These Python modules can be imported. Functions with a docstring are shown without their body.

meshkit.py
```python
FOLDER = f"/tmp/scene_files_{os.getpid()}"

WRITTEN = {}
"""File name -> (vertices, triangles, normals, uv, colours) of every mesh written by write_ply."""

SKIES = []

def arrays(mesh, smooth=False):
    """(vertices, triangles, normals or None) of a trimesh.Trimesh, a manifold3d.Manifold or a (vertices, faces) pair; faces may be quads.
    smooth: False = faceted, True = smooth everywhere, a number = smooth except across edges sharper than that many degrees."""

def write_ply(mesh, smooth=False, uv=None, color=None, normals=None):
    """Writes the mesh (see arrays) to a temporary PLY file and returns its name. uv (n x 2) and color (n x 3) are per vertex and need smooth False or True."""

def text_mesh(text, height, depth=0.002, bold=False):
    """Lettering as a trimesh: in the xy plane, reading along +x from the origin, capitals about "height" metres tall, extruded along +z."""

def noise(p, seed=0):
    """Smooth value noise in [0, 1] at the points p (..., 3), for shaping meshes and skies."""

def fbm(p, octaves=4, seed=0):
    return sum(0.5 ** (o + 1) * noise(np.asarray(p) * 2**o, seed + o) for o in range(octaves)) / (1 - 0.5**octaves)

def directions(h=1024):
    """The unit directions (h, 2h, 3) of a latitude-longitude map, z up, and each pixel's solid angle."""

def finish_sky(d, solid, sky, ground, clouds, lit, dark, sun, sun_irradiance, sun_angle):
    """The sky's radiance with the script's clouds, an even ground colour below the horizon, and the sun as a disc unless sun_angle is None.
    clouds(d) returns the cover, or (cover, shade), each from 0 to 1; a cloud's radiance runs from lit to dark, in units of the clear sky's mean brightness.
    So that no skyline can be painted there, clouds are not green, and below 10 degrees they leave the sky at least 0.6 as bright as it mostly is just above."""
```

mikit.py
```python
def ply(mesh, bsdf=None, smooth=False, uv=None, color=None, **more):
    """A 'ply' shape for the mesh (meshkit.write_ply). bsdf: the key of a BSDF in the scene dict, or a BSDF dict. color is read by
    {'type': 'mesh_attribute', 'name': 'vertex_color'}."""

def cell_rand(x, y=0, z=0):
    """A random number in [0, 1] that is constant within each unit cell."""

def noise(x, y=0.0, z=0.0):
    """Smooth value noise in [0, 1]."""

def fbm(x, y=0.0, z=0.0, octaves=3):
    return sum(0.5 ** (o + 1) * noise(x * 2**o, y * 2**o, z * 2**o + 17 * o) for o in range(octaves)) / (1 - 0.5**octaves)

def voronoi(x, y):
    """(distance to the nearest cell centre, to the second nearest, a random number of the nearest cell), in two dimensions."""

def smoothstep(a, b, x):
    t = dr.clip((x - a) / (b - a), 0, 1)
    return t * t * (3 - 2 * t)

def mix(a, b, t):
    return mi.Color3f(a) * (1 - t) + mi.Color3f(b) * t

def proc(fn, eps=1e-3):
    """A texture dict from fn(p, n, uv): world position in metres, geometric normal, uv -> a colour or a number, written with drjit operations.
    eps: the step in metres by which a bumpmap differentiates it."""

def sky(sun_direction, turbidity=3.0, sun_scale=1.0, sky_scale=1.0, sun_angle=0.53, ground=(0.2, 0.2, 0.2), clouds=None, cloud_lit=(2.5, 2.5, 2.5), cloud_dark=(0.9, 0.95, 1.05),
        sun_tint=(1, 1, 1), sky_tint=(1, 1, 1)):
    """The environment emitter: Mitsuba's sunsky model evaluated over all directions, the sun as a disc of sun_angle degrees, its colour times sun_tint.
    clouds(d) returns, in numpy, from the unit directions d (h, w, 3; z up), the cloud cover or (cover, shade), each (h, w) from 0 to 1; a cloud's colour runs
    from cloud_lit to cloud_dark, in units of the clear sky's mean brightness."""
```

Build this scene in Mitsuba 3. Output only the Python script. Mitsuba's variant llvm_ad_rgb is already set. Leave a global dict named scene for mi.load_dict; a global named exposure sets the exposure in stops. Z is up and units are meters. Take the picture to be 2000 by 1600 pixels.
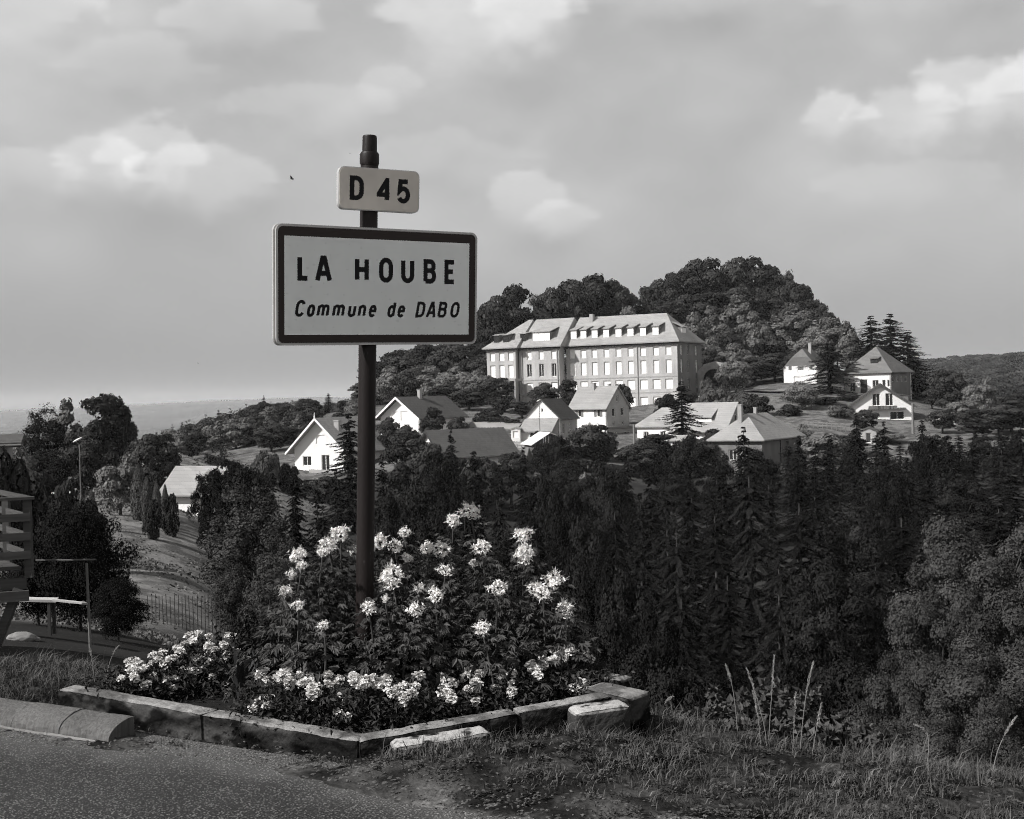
import math
import numpy as np
import trimesh
import mitsuba as mi
import mikit
import meshkit
import drjit as dr
from mikit import noise, fbm, voronoi, cell_rand, smoothstep
from shapely.geometry import Polygon, LineString, Point, box as sbox
from shapely.ops import unary_union
from shapely import affinity
from scipy.interpolate import RBFInterpolator

T = mi.ScalarTransform4f
scene, labels = {}, {}

# ------------------------------------------------------------------ camera, sky, exposure
F, CZ = 2600.0, 1.6                       # focal length in pixels of a 2000 wide picture, eye height
PITCH, ROLL = -0.0111, math.radians(1.5)  # the camera was held a little low and askew
FWD = np.array([0, math.cos(PITCH), math.sin(PITCH)])
_u = np.cross([1.0, 0, 0], FWD)
RIGHT = np.array([1.0, 0, 0]) * math.cos(ROLL) - _u * math.sin(ROLL)
UP = _u * math.cos(ROLL) + np.array([1.0, 0, 0]) * math.sin(ROLL)
scene['camera'] = {'type': 'perspective', 'fov': 2 * math.degrees(math.atan(1000 / F)), 'fov_axis': 'x', 'near_clip': 0.1, 'far_clip': 40000.0,
                   'to_world': T().look_at(origin=[0, 0, CZ], target=[0, float(FWD[1]), CZ + float(FWD[2])], up=UP.tolist()), 'medium': {'type': 'ref', 'id': 'haze_medium'}}
exposure = 2.3
EL, AZ = math.radians(38), math.radians(24)
SUN = [-math.cos(EL) * math.cos(AZ), -math.cos(EL) * math.sin(AZ), math.sin(EL)]


def sky_clouds(d):
    """Full cover of pale cloud; the second number is its shade."""
    el = np.degrees(np.arcsin(np.clip(d[..., 2], -1, 1)))
    az = np.degrees(np.arctan2(d[..., 0], d[..., 1]))
    q = np.stack([d[..., 0], d[..., 1], d[..., 2] * 1.35], -1)
    n1 = meshkit.fbm(q * 6.0 + 3.1, 6, 11)
    n2 = meshkit.fbm(q * 15.0 + 7.7, 6, 23)
    w1 = meshkit.fbm(q * 9.0 + 1.3, 4, 41) - 0.5
    qw = q + np.stack([w1, -w1, 0.6 * w1], -1) * 0.10
    def billow(p, o0, n):
        return sum(0.58 ** o * (1 - np.abs(2 * meshkit.noise(p * 2.0 ** o + 9.1 * o, 57 + o) - 1)) for o in range(o0, n)) / sum(0.58 ** o for o in range(o0, n))
    dw = d + np.stack([w1, -w1, 0.8 * w1], -1) * 0.05
    n3 = billow(dw * np.array([15, 15, 19.0]) + 2.2, 0, 5)
    n3b = billow(dw * np.array([15, 15, 19.0]) + 2.2 + np.array([0.22, 0.06, -0.30]), 0, 5)      # the same cloud a little towards the sun
    relief = np.clip((n3b - n3) * 1.6, -1, 1)
    hi = np.clip(el / 14, 0.08, 1)
    mott = np.clip((n1 - 0.47) / 0.16, -1, 1)
    shade = 0.67 + 0.27 * np.exp(-(el / 5.2) ** 2) - 0.10 * mott * hi - 0.24 * (n2 - 0.5) * hi - 0.05 * relief * hi * np.clip(mott + .4, 0, 1)
    shade += 0.28 * np.clip((el - 22) / 45, 0, 1)

    def puff(a0, e0, ra, up, down, amount, soft=0.75):
        nonlocal shade
        x = (az - a0) / ra
        e = el - e0 + 1.1
        y = np.where(e > 0, e / up, e / down)
        r = np.sqrt(x * x + y * y)
        v = 1.08 - r + 1.5 * (n3 - 0.55) + 0.5 * (n2 - 0.5)
        m = np.clip(v / np.where(e > -0.1 * down, 0.30, soft + .25), 0, 1)
        m = m * m * (3 - 2 * m)
        tone = 0.62 + 0.75 * np.clip(0.5 + 0.5 * y * np.where(e > 0, 1, 1.3), 0, 1) * 0.7 - 0.42 * relief
        shade = shade - amount * m * tone
        under = np.exp(-((x / 1.0) ** 2) - ((e + down * 1.15) / (down * 0.7)) ** 2)
        shade = shade + 0.13 * under * min(1, amount * 2.2)
    # (azimuth, elevation, half width, above, below, brightness) in degrees
    for c in ((16.8, 12.2, 2.2, 1.2, 1.4, .20), (19.0, 12.8, 2.5, 1.5, 1.9, .23), (21.6, 12.4, 2.8, 1.5, 2.0, .21), (14.3, 12.1, 1.5, .9, 1.0, .22), (-1.2, 17.0, 3.0, 2.2, 2.8, .19), (1.2, 17.2, 1.8, 1.6, 2.2, .18), (-3.2, 18.0, 2.2, 1.4, 1.6, .08),
              (0.9, 9.2, 1.5, 1.0, 1.3, .13), (2.2, 8.5, 1.3, .7, 1.0, .12), (-15.0, 11.2, 1.7, 1.5, 1.8, .19), (-17.0, 10.9, 1.5, 1.0, 1.5, .16), (-12.6, 10.4, 2.4, 1.1, 1.6, .15), (-20.4, 10.4, 2.4, .9, 1.3, .10), (-4.9, 14.2, 1.1, .7, .9, .09),
              (-21.0, 16.6, 3.6, 1.4, 1.6, .14), (-10.8, 16.6, 2.6, 1.2, 1.4, .14), (-15.5, 14.8, 2.6, 1.0, 1.1, .08), (-8.0, 13.2, 2.8, .9, 1.1, .08), (9.5, 17.4, 5.0, .9, .9, .08), (17.5, 16.7, 4.0, .8, .8, .10), (16.8, 9.2, 3.4, .7, 1.0, .06), (-2.5, 11.2, 3.4, 1.0, 1.1, .07)):
        puff(*c)
    for a0, e0, ra, u, dn, am in ((60, 20, 9, 4, 4, .35), (100, 28, 14, 6, 6, .3), (150, 18, 12, 5, 4, .3), (-60, 24, 12, 5, 5, .3), (-110, 16, 10, 4, 4, .3), (-150, 30, 14, 7, 6, .3), (30, 40, 14, 6, 6, .3), (-30, 45, 14, 7, 6, .25)):
        puff(a0, e0, ra, u, dn, am)
    return np.ones(shade.shape), np.clip(shade, 0, 1)


scene['sky_light'] = mikit.sky(SUN, turbidity=3, sun_tint=(0.815, 1.0, 1.40), sun_scale=1.0, clouds=sky_clouds, ground=(0.10, 0.10, 0.10),
                               cloud_lit=(2.5, 2.5, 2.49), cloud_dark=(0.72, 0.722, 0.722))

# ------------------------------------------------------------------ materials
WARM = (1.02, 1.0, 0.975)


def g(v):
    return {'type': 'rgb', 'value': [min(0.95, v * k) for k in WARM]}


def mono(v):
    return mi.Color3f(v * WARM[0], v, v * WARM[2])


def mat(key, tex, rough=None, spec=0.3, bump=None, bscale=1.0, eps=1e-3):
    tex = g(tex) if not isinstance(tex, dict) else tex
    if rough is None:
        b = {'type': 'diffuse', 'reflectance': tex}
    else:
        b = {'type': 'principled', 'base_color': tex, 'roughness': rough, 'specular': spec}
    if bump is not None:
        b = {'type': 'bumpmap', 'arbitrary': mikit.proc(bump, eps), 'scale': bscale, 'bsdf': b}
    scene[key] = {'type': 'twosided', 'bsdf': b}


proc = mikit.proc
mat('m_leaf', {'type': 'mesh_attribute', 'name': 'vertex_color'})
mat('m_petal', {'type': 'mesh_attribute', 'name': 'vertex_color'})
mat('m_bark', proc(lambda p, n, uv: mono(0.03 + 0.05 * noise(p.x * 9, p.y * 9, p.z * 1.5))))
mat('m_stem', 0.07)


def road_side(x, y, ex):
    """Metres beyond the edge of the asphalt (negative on the road); the edge bulges gently."""
    t = ((x + 2.53) * 0.857 - (y - 6.46) * 0.516 - 1.5) / 0.85
    return (x + 2.53) * 0.516 + (y - 6.46) * 0.857 - 0.20 * ex(-t * t)


def asphalt_c(p, n, uv):
    a, b, r = voronoi(p.x * 115, p.y * 115)
    big = fbm(p.x * 1.4, p.y * 1.4, 0.0, 3)
    grain = dr.select(r > 0.70, 0.05 + 0.13 * (r - 0.70) * 3.3, 0.006 + 0.036 * r) * smoothstep(0.62, 0.3, a)
    edge = road_side(p.x, p.y, dr.exp)
    dust = smoothstep(-0.35, 0.02, edge + 0.18 * (noise(p.x * 7, p.y * 7) - 0.5)) * 0.055
    return mono((0.010 + grain) * (0.55 + 0.75 * big) + dust * 0.7)


mat('m_asphalt', proc(asphalt_c), 0.75, 0.35, lambda p, n, uv: 1.0 - voronoi(p.x * 95, p.y * 95)[0] + 0.4 * voronoi(p.x * 40, p.y * 40)[0], 0.0045)


def dirt_c(p, n, uv):
    f = fbm(p.x * 6, p.y * 6, p.z * 6, 4)
    f2 = fbm(p.x * 45, p.y * 45, p.z * 45, 2)
    r = voronoi(p.x * 70, p.y * 70)[2]
    edge = road_side(p.x, p.y, dr.exp)
    sand = smoothstep(0.34, 0.0, edge) * smoothstep(0.38, 0.62, fbm(p.x * 3.1 + 4, p.y * 3.1, 0.0, 3)) * 0.12
    return mono((0.014 + 0.042 * smoothstep(0.35, 0.75, f)) * (0.5 + f2) + sand * 0.8 * (0.5 + 0.7 * f2) + dr.select(r > 0.95, 0.05, 0.0))


mat('m_dirt', proc(dirt_c), None, 0, lambda p, n, uv: fbm(p.x * 30, p.y * 30, p.z * 30, 3), 0.02)


def concrete_c(p, n, uv):
    f = fbm(p.x * 5, p.y * 5, p.z * 5, 4)
    f2 = noise(p.x * 120, p.y * 120, p.z * 120)
    moss = smoothstep(0.42, 0.62, fbm(p.x * 9 + 5, p.y * 9, p.z * 14, 3))
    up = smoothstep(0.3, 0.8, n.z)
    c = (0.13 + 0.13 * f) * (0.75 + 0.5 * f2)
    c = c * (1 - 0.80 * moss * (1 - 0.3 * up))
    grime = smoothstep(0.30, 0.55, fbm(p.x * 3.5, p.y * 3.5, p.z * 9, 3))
    c = c * (1 + 0.15 * up) * (1 - (0.68 + 0.24 * grime) * (1 - up))  # shade of the upright faces is painted in, mottled by grime
    return mono(c)


mat('m_concrete', proc(concrete_c), None, 0, lambda p, n, uv: fbm(p.x * 22, p.y * 22, p.z * 22, 4), 0.02)
mat('m_sunlit_top', proc(lambda p, n, uv: mono((0.24 + 0.2 * fbm(p.x * 8, p.y * 8, p.z * 8, 3)) * smoothstep(0.20, 0.42, fbm(p.x * 17, p.y * 17, 0.0, 3)) * (0.08 + 0.92 * smoothstep(0.3, 0.8, n.z)) + 0.015)), None, 0,  # sunlight painted on the top faces, shade on the sides
    lambda p, n, uv: fbm(p.x * 30, p.y * 30, p.z * 30, 3), 0.012)


def kerb_c(p, n, uv):
    f = fbm(p.x * 7, p.y * 7, p.z * 7, 3)
    f2 = voronoi(p.x * 130, p.y * 130)[2]
    return mono((0.065 + 0.07 * f) * (0.75 + 0.5 * f2))


mat('m_kerb', proc(kerb_c), None, 0, lambda p, n, uv: fbm(p.x * 60, p.y * 60, p.z * 60, 2), 0.006)
mat('m_soil', 0.02)
mat('m_stone', proc(lambda p, n, uv: mono(0.20 + 0.22 * fbm(p.x * 1.6, p.y * 1.6, p.z * 1.6, 3))))
mat('m_post', proc(lambda p, n, uv: mi.Color3f(0.0125, 0.0095, 0.009) * (0.7 + 0.6 * fbm(p.x * 9, p.y * 9, p.z * 4, 3)) + dr.select(noise(p.x * 60, p.y * 60, p.z * 25) > 0.93, 0.02, 0.0)), 0.5, 0.22)


def panel_c(p, n, uv):
    s = fbm(p.x * 4, p.y * 4, p.z * 1.2, 4)
    sp = noise(p.x * 55, p.y * 55, p.z * 55)
    return mi.Color3f(0.86, 0.875, 0.86) * (0.84 + 0.24 * s) * (1 - 0.10 * smoothstep(0.8, 0.95, sp))


mat('m_panel', proc(panel_c), 0.45, 0.4)
mat('m_plate', proc(lambda p, n, uv: mi.Color3f(0.66, 0.615, 0.56) * (0.8 + 0.35 * fbm(p.x * 7, p.y * 7, p.z * 5, 3))), 0.5, 0.3)
mat('m_border', {'type': 'rgb', 'value': [0.030, 0.022, 0.020]}, 0.5, 0.3)
mat('m_letter', {'type': 'rgb', 'value': [0.008, 0.008, 0.009]}, 0.55, 0.2)
scene['m_alu'] = {'type': 'twosided', 'bsdf': {'type': 'principled', 'base_color': g(0.50), 'roughness': 0.38, 'metallic': 0.45, 'specular': 0.5}}
mat('m_wood', proc(lambda p, n, uv: mono(0.045 + 0.06 * fbm(p.x * 3 + p.y * 2, p.y * 3, p.z * 40, 3))))
mat('m_pale_wood', 0.45)
mat('m_white', proc(lambda p, n, uv: mono(0.80 - 0.12 * fbm(p.x * 0.7, p.y * 0.7, p.z * 0.35, 4))))
mat('m_cream', proc(lambda p, n, uv: mono(0.43 + 0.20 * (fbm(p.x * 0.35, p.y * 0.35, p.z * 0.2, 4) - 0.5) - 0.05 * smoothstep(0.5, 0.8, noise(p.x * 1.7, p.y * 1.7, p.z * 0.15)))))
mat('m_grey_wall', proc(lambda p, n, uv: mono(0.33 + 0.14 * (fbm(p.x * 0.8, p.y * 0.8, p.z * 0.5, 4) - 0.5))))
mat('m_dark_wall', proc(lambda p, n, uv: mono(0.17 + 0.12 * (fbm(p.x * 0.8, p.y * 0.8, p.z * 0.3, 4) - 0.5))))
mat('m_trim', 0.80)
mat('m_blind', 0.90)
mat('m_soffit', 0.05)
mat('m_pane', 0.025, 0.15, 0.5)
mat('m_end_wall_shade', proc(lambda p, n, uv: mono(0.20 + 0.10 * (fbm(p.x * 0.5, p.y * 0.5, p.z * 0.3, 4) - 0.5))))  # the shade of the sunless end is put into this wall colour
mat('m_plank', proc(lambda p, n, uv: mono((0.055 + 0.11 * cell_rand(dr.floor(p.x * 4.2))) * (0.7 + 0.6 * noise(p.x * 8, p.y * 8, p.z * 1.2)))))


def roof_tex(v, course):
    def f(p, n, uv):
        c = p.z * course
        fr = c - dr.floor(c)
        r = cell_rand(dr.floor(c), dr.floor((p.x + p.y * 0.7) * 2.2))
        return mono(v * (0.80 + 0.16 * r + 0.34 * fbm(p.x * 0.5, p.y * 0.5, p.z * 0.5, 4)) * (0.82 + 0.18 * smoothstep(0.0, 0.25, fr)))
    return proc(f)


mat('m_roof_pale', roof_tex(0.29, 3.2))
mat('m_roof_mid', roof_tex(0.27, 3.6))
mat('m_roof_brown', roof_tex(0.15, 3.6))
mat('m_roof_dark', roof_tex(0.085, 3.6))
mat('m_metal_roof', 0.80)


def ground_c(p, n, uv):
    x, y = p.x, p.y
    f = fbm(x * 0.9, y * 0.9, 0.0, 4)
    f2 = fbm(x * 0.06, y * 0.06, 0.0, 3)
    f3 = noise(x * 5.5, y * 5.5)
    meadow = smoothstep(2.5, -2.5, x + 3.0 + 0.125 * y + 5 * (f2 - 0.5)) * smoothstep(26, 31, y) * smoothstep(230, 190, y)
    lawn = smoothstep(27, 24.5, y) * smoothstep(9, 12, y)
    village = smoothstep(182, 196, y + 14 * (f2 - 0.5)) * smoothstep(310, 285, y)
    far = smoothstep(450, 900, y)
    tuft = (0.55 + 0.7 * smoothstep(0.3, 0.7, f)) * (0.75 + 0.45 * f3)
    c = 0.022 + 0.02 * f
    c = c + (0.150 * tuft + 0.02 - c) * meadow
    c = c + (0.030 * (0.7 + 0.6 * f) - c) * lawn
    c = c + (0.115 * tuft + 0.02 - c) * village
    fields = 0.02 + 0.03 * cell_rand(dr.floor(x * 0.004 + 0.3 * f2), dr.floor(y * 0.0017))
    c = c + (fields - c) * far * smoothstep(2600, 3200, y) + (0.05 - c) * far * smoothstep(3200, 2600, y)
    return mono(c)


mat('m_ground', proc(ground_c))
mat('m_lane', proc(lambda p, n, uv: mono(0.16 + 0.08 * fbm(p.x, p.y, 0.0, 3))))


# ------------------------------------------------------------------ helpers
def L(key, label, category=None, group=None, kind=None):
    d = {'label': label}
    for k, v in (('category', category), ('group', group), ('kind', kind)):
        if v:
            d[k] = v
    labels[key] = d


used = {}


def new(name):
    n = used.get(name, 0)
    used[name] = n + 1
    return name if n == 0 else f'{name}_{n:03d}'


def part(root, name, shape):
    key = new(f'{root}__{name}')
    scene[key] = shape
    return key


def struct(name, shape, label=None):
    scene[name] = shape
    labels[name] = {'kind': 'structure', 'label': label or name.replace('_', ' ')}


def at(px, py, D):
    """The point at the distance D (metres north of the camera) that was surveyed from the photograph at (px, py)."""
    d = FWD * F + RIGHT * (px - 1000) - UP * (py - 800)
    return d * (D / d[1]) + [0, 0, CZ]


def gp(px, py, z=0.0):
    d = FWD * F + RIGHT * (px - 1000) - UP * (py - 800)
    return d * ((z - CZ) / d[2]) + [0, 0, CZ]


def bx(x0, x1, y0, y1, z0, z1):
    m = trimesh.creation.box((x1 - x0, y1 - y0, z1 - z0))
    m.apply_translation(((x0 + x1) / 2, (y0 + y1) / 2, (z0 + z1) / 2))
    return m


def cat(*ms):
    return trimesh.util.concatenate([m for m in ms if m is not None])


def tube(points, radii, sides=8):
    p = np.asarray(points, float)
    r = np.broadcast_to(np.asarray(radii, float), (len(p),))
    t = np.gradient(p, axis=0)
    t /= np.linalg.norm(t, axis=1, keepdims=True) + 1e-12
    a = np.cross(t, np.where(np.abs(t[:, 2:]) < 0.9, [0, 0, 1.0], [1.0, 0, 0]))
    a /= np.linalg.norm(a, axis=1, keepdims=True) + 1e-12
    b, ang = np.cross(t, a), np.arange(sides) * 2 * np.pi / sides
    v = (p[:, None] + r[:, None, None] * (np.cos(ang)[None, :, None] * a[:, None] + np.sin(ang)[None, :, None] * b[:, None])).reshape(-1, 3)
    i, j = np.meshgrid(np.arange(len(p) - 1), np.arange(sides), indexing='ij')
    q = np.stack([i * sides + j, i * sides + (j + 1) % sides, (i + 1) * sides + (j + 1) % sides, (i + 1) * sides + j], -1).reshape(-1, 4)
    f = [q[:, [0, 1, 2]], q[:, [0, 2, 3]]]
    n = len(v)
    v = np.vstack([v, p[0], p[-1]])
    k = np.arange(sides)
    f.append(np.stack([(k + 1) % sides, k, k * 0 + n], 1))
    o = (len(p) - 1) * sides
    f.append(np.stack([o + k, o + (k + 1) % sides, k * 0 + n + 1], 1))
    return trimesh.Trimesh(v, np.vstack(f), process=False)


def bar(a, b, w, h):
    """A squared timber from a to b."""
    a, b = np.asarray(a, float), np.asarray(b, float)
    d = b - a
    ln = np.linalg.norm(d)
    d /= ln
    s = np.cross(d, [0, 0, 1.0])
    s = s / np.linalg.norm(s) if np.linalg.norm(s) > 1e-6 else np.array([1.0, 0, 0])
    u = np.cross(s, d)
    m = trimesh.creation.box((ln, w, h))
    M = np.eye(4)
    M[:3, 0], M[:3, 1], M[:3, 2], M[:3, 3] = d, s, u, (a + b) / 2
    m.apply_transform(M)
    return m


def extrude(poly, depth):
    return cat(*[trimesh.creation.extrude_polygon(q, depth, engine='earcut') for q in getattr(poly, 'geoms', [poly])])


def frame(O, psi, w=0.0):
    """(u, v, z) of a house -> world: O is the front right ground corner, u runs along the front to the right, v to the back."""
    M = np.eye(4)
    M[:3, 0] = [math.cos(psi), -math.sin(psi), 0]
    M[:3, 1] = [math.sin(psi), math.cos(psi), 0]
    M[:3, 3] = np.asarray(O) - w * M[:3, 0]
    return M


def moved(m, M):
    m = m.copy()
    m.apply_transform(M)
    return m


# ------------------------------------------------------------------ the lie of the land
CTRL = []
for px_, rows in {
    -600: [(7, .05), (9, -.3), (13, -1.6), (24, -2.4), (40, -4), (70, -5), (130, -6), (200, -12), (400, -40), (1000, -95), (3000, -120), (9000, -120), (12500, -60)],
    0: [(7, .05), (8.2, -.1), (9.5, -.5), (13, -1.6), (19, -2), (24, -2.35), (40, -4.6), (70, -6.3), (130, -8), (200, -14), (400, -40), (1000, -95), (3000, -120), (9000, -120), (12500, -35)],
    350: [(7.2, .02), (8.5, -.5), (15, -2.2), (20, -2.6), (25, -3), (37, -4.5), (60, -5.8), (110, -7.0), (150, -5.6), (170, -4.3), (250, -8), (400, -12), (600, -16), (1200, -90), (3000, -120), (9000, -120), (12500, 8)],
    600: [(7.4, 0), (8.5, -.6), (15, -3), (40, -8), (80, -12.5), (130, -13.5), (175, -10), (195, -8.8), (225, -5.5), (300, -1), (450, -5), (700, -22), (1500, -95), (3000, -120), (9000, -120), (12500, 15)],
    900: [(7.4, 0), (8.5, -.7), (15, -3.5), (40, -10), (80, -17), (120, -17), (160, -11.5), (195, -5.6), (225, -2.6), (250, 0), (275, 2.2), (300, 3), (330, 9), (380, 14), (450, 8), (700, -30), (1500, -90), (3000, -120), (9000, -120)],
    1200: [(6.9, 0), (8, -.8), (15, -4), (40, -11.5), (80, -18), (120, -19), (160, -13.5), (190, -7.5), (212, -4.0), (240, -1.2), (262, 0.6), (275, 1.2), (300, 5), (340, 14), (370, 19), (430, 12), (700, -25), (1500, -90), (9000, -120)],
    1450: [(6.0, 0), (6.8, -.1), (9, -1.2), (15, -4.2), (40, -12), (70, -17), (100, -19.5), (150, -14), (185, -8.2), (215, -3.6), (245, 1.0), (262, 4.6), (275, 5.0), (300, 7), (335, 17), (365, 21), (420, 16), (700, -20), (1500, -60), (9000, -120)],
    1700: [(5.6, 0), (6.4, -.15), (9, -1.6), (15, -4.2), (40, -11), (70, -15), (110, -16), (160, -10.5), (200, -4.6), (228, -1.0), (258, 4.4), (300, 7), (340, 10), (420, 2), (700, -20), (1200, -15), (1700, 10), (2400, 0), (9000, -100)],
    1950: [(5.3, 0), (6.2, -.25), (8, -1), (15, -3.8), (40, -8.5), (70, -10), (110, -10), (160, -6.5), (220, -2.0), (260, 0), (350, -5), (700, -20), (1200, 0), (1700, 17), (2400, 0), (9000, -100)],
    2600: [(8, -1), (15, -3), (40, -6), (110, -8), (260, 0), (350, -5), (700, -20), (1200, 0), (1700, 24), (2400, 0), (9000, -100)],
}.items():
    CTRL += [(px_, D_, z_) for D_, z_ in rows] + [(px_, D_, 0.0) for D_ in (0.5, 1, 2, 3, 4, 5)]
CTRL = np.array(CTRL)
_m = (CTRL[:, 1] > 8.9) & (CTRL[:, 1] < 460)
CTRL[_m, 2] -= ((0.0262 * np.clip(CTRL[:, 0], 0, 2200) - 2) * CTRL[:, 1] / 2600)[_m]
_q = np.c_[(CTRL[:, 0] - 1000) / 420, 2.6 * np.log(CTRL[:, 1])]
_rbf = RBFInterpolator(_q, CTRL[:, 2], kernel='linear')


EDGE = np.array([(-600, 8.2), (0, 8.0), (350, 7.7), (600, 7.7), (900, 7.7), (1100, 7.2), (1230, 6.45), (1300, 5.9), (1450, 5.5), (1600, 5.3), (1800, 5.2), (2000, 5.1), (2600, 5.0)])   # where the level ground ends


def H(x, y):
    x, y = np.atleast_1d(np.asarray(x, float)), np.atleast_1d(np.asarray(y, float))
    r = np.hypot(x, y) + 1e-6
    az = np.arctan2(x, y)
    ac = np.clip(az, -0.58, 0.58)
    z = _rbf(np.c_[2600 * np.tan(ac) / 420, 2.6 * np.log(np.clip(r * np.cos(ac), 0.5, 14000))])
    de = np.interp(1000 + 2600 * np.tan(ac), EDGE[:, 0], EDGE[:, 1])
    px = 1000 + 2600 * np.tan(ac)
    fall = np.interp(px, [0, 700, 1000, 1250, 1400], [.26, .36, .42, .50, .62])
    b = np.clip(r * np.cos(ac) - de, 0, None)
    b = b * b / (b + 0.12)
    z = np.maximum(-b * fall, np.minimum(z, 0)) * (b < 14) + z * (b >= 14)
    w = np.clip((np.abs(az) - 1.0) / 0.8, 0, 1)
    w = w * w * (3 - 2 * w)
    z = z * (1 - w) + w * np.minimum(0, -0.02 * (r - 15))
    return z


def ground_mesh():
    rad = np.geomspace(0.6, 14000, 330)
    azs = np.concatenate([np.linspace(-math.pi, -0.5, 70, endpoint=False), np.linspace(-0.5, 0.5, 300, endpoint=False), np.linspace(0.5, math.pi, 70)])
    A, R = np.meshgrid(azs, rad)
    X, Y = R * np.sin(A), R * np.cos(A)
    Z = H(X.ravel(), Y.ravel()).reshape(X.shape)
    rough = np.clip((R - 12) / 30, 0, 1) * np.clip(R * 0.006, 0, 6)
    Z = Z + rough * (meshkit.fbm(np.stack([X / (2 + R * 0.06), Y / (2 + R * 0.06), R * 0], -1), 3, 5) - 0.5)
    # far hills on the horizon, with an uneven crest
    Z = Z + 55 * np.clip((R - 9500) / 3000, 0, 1) * (meshkit.fbm(np.stack([A * 14, R * 0.0002, R * 0], -1), 4, 9) - 0.35)
    Z = Z - 0.10 * np.clip((9.5 - R) / 1.0, 0, 1)                  # the verge and the road lie on it here
    n, k = X.shape[1], X.shape[0]
    i, j = np.meshgrid(np.arange(k - 1), np.arange(n - 1), indexing='ij')
    q = np.stack([i * n + j, (i + 1) * n + j, (i + 1) * n + j + 1, i * n + j + 1], -1).reshape(-1, 4)
    return np.stack([X, Y, Z], -1).reshape(-1, 3), q


struct('ground', mikit.ply(ground_mesh(), 'm_ground', smooth=True), 'grassy hillside, valley floor and far plain')
# ------------------------------------------------------------------ foliage
def unit(v):
    return v / (np.linalg.norm(v, axis=-1, keepdims=True) + 1e-9)


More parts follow.
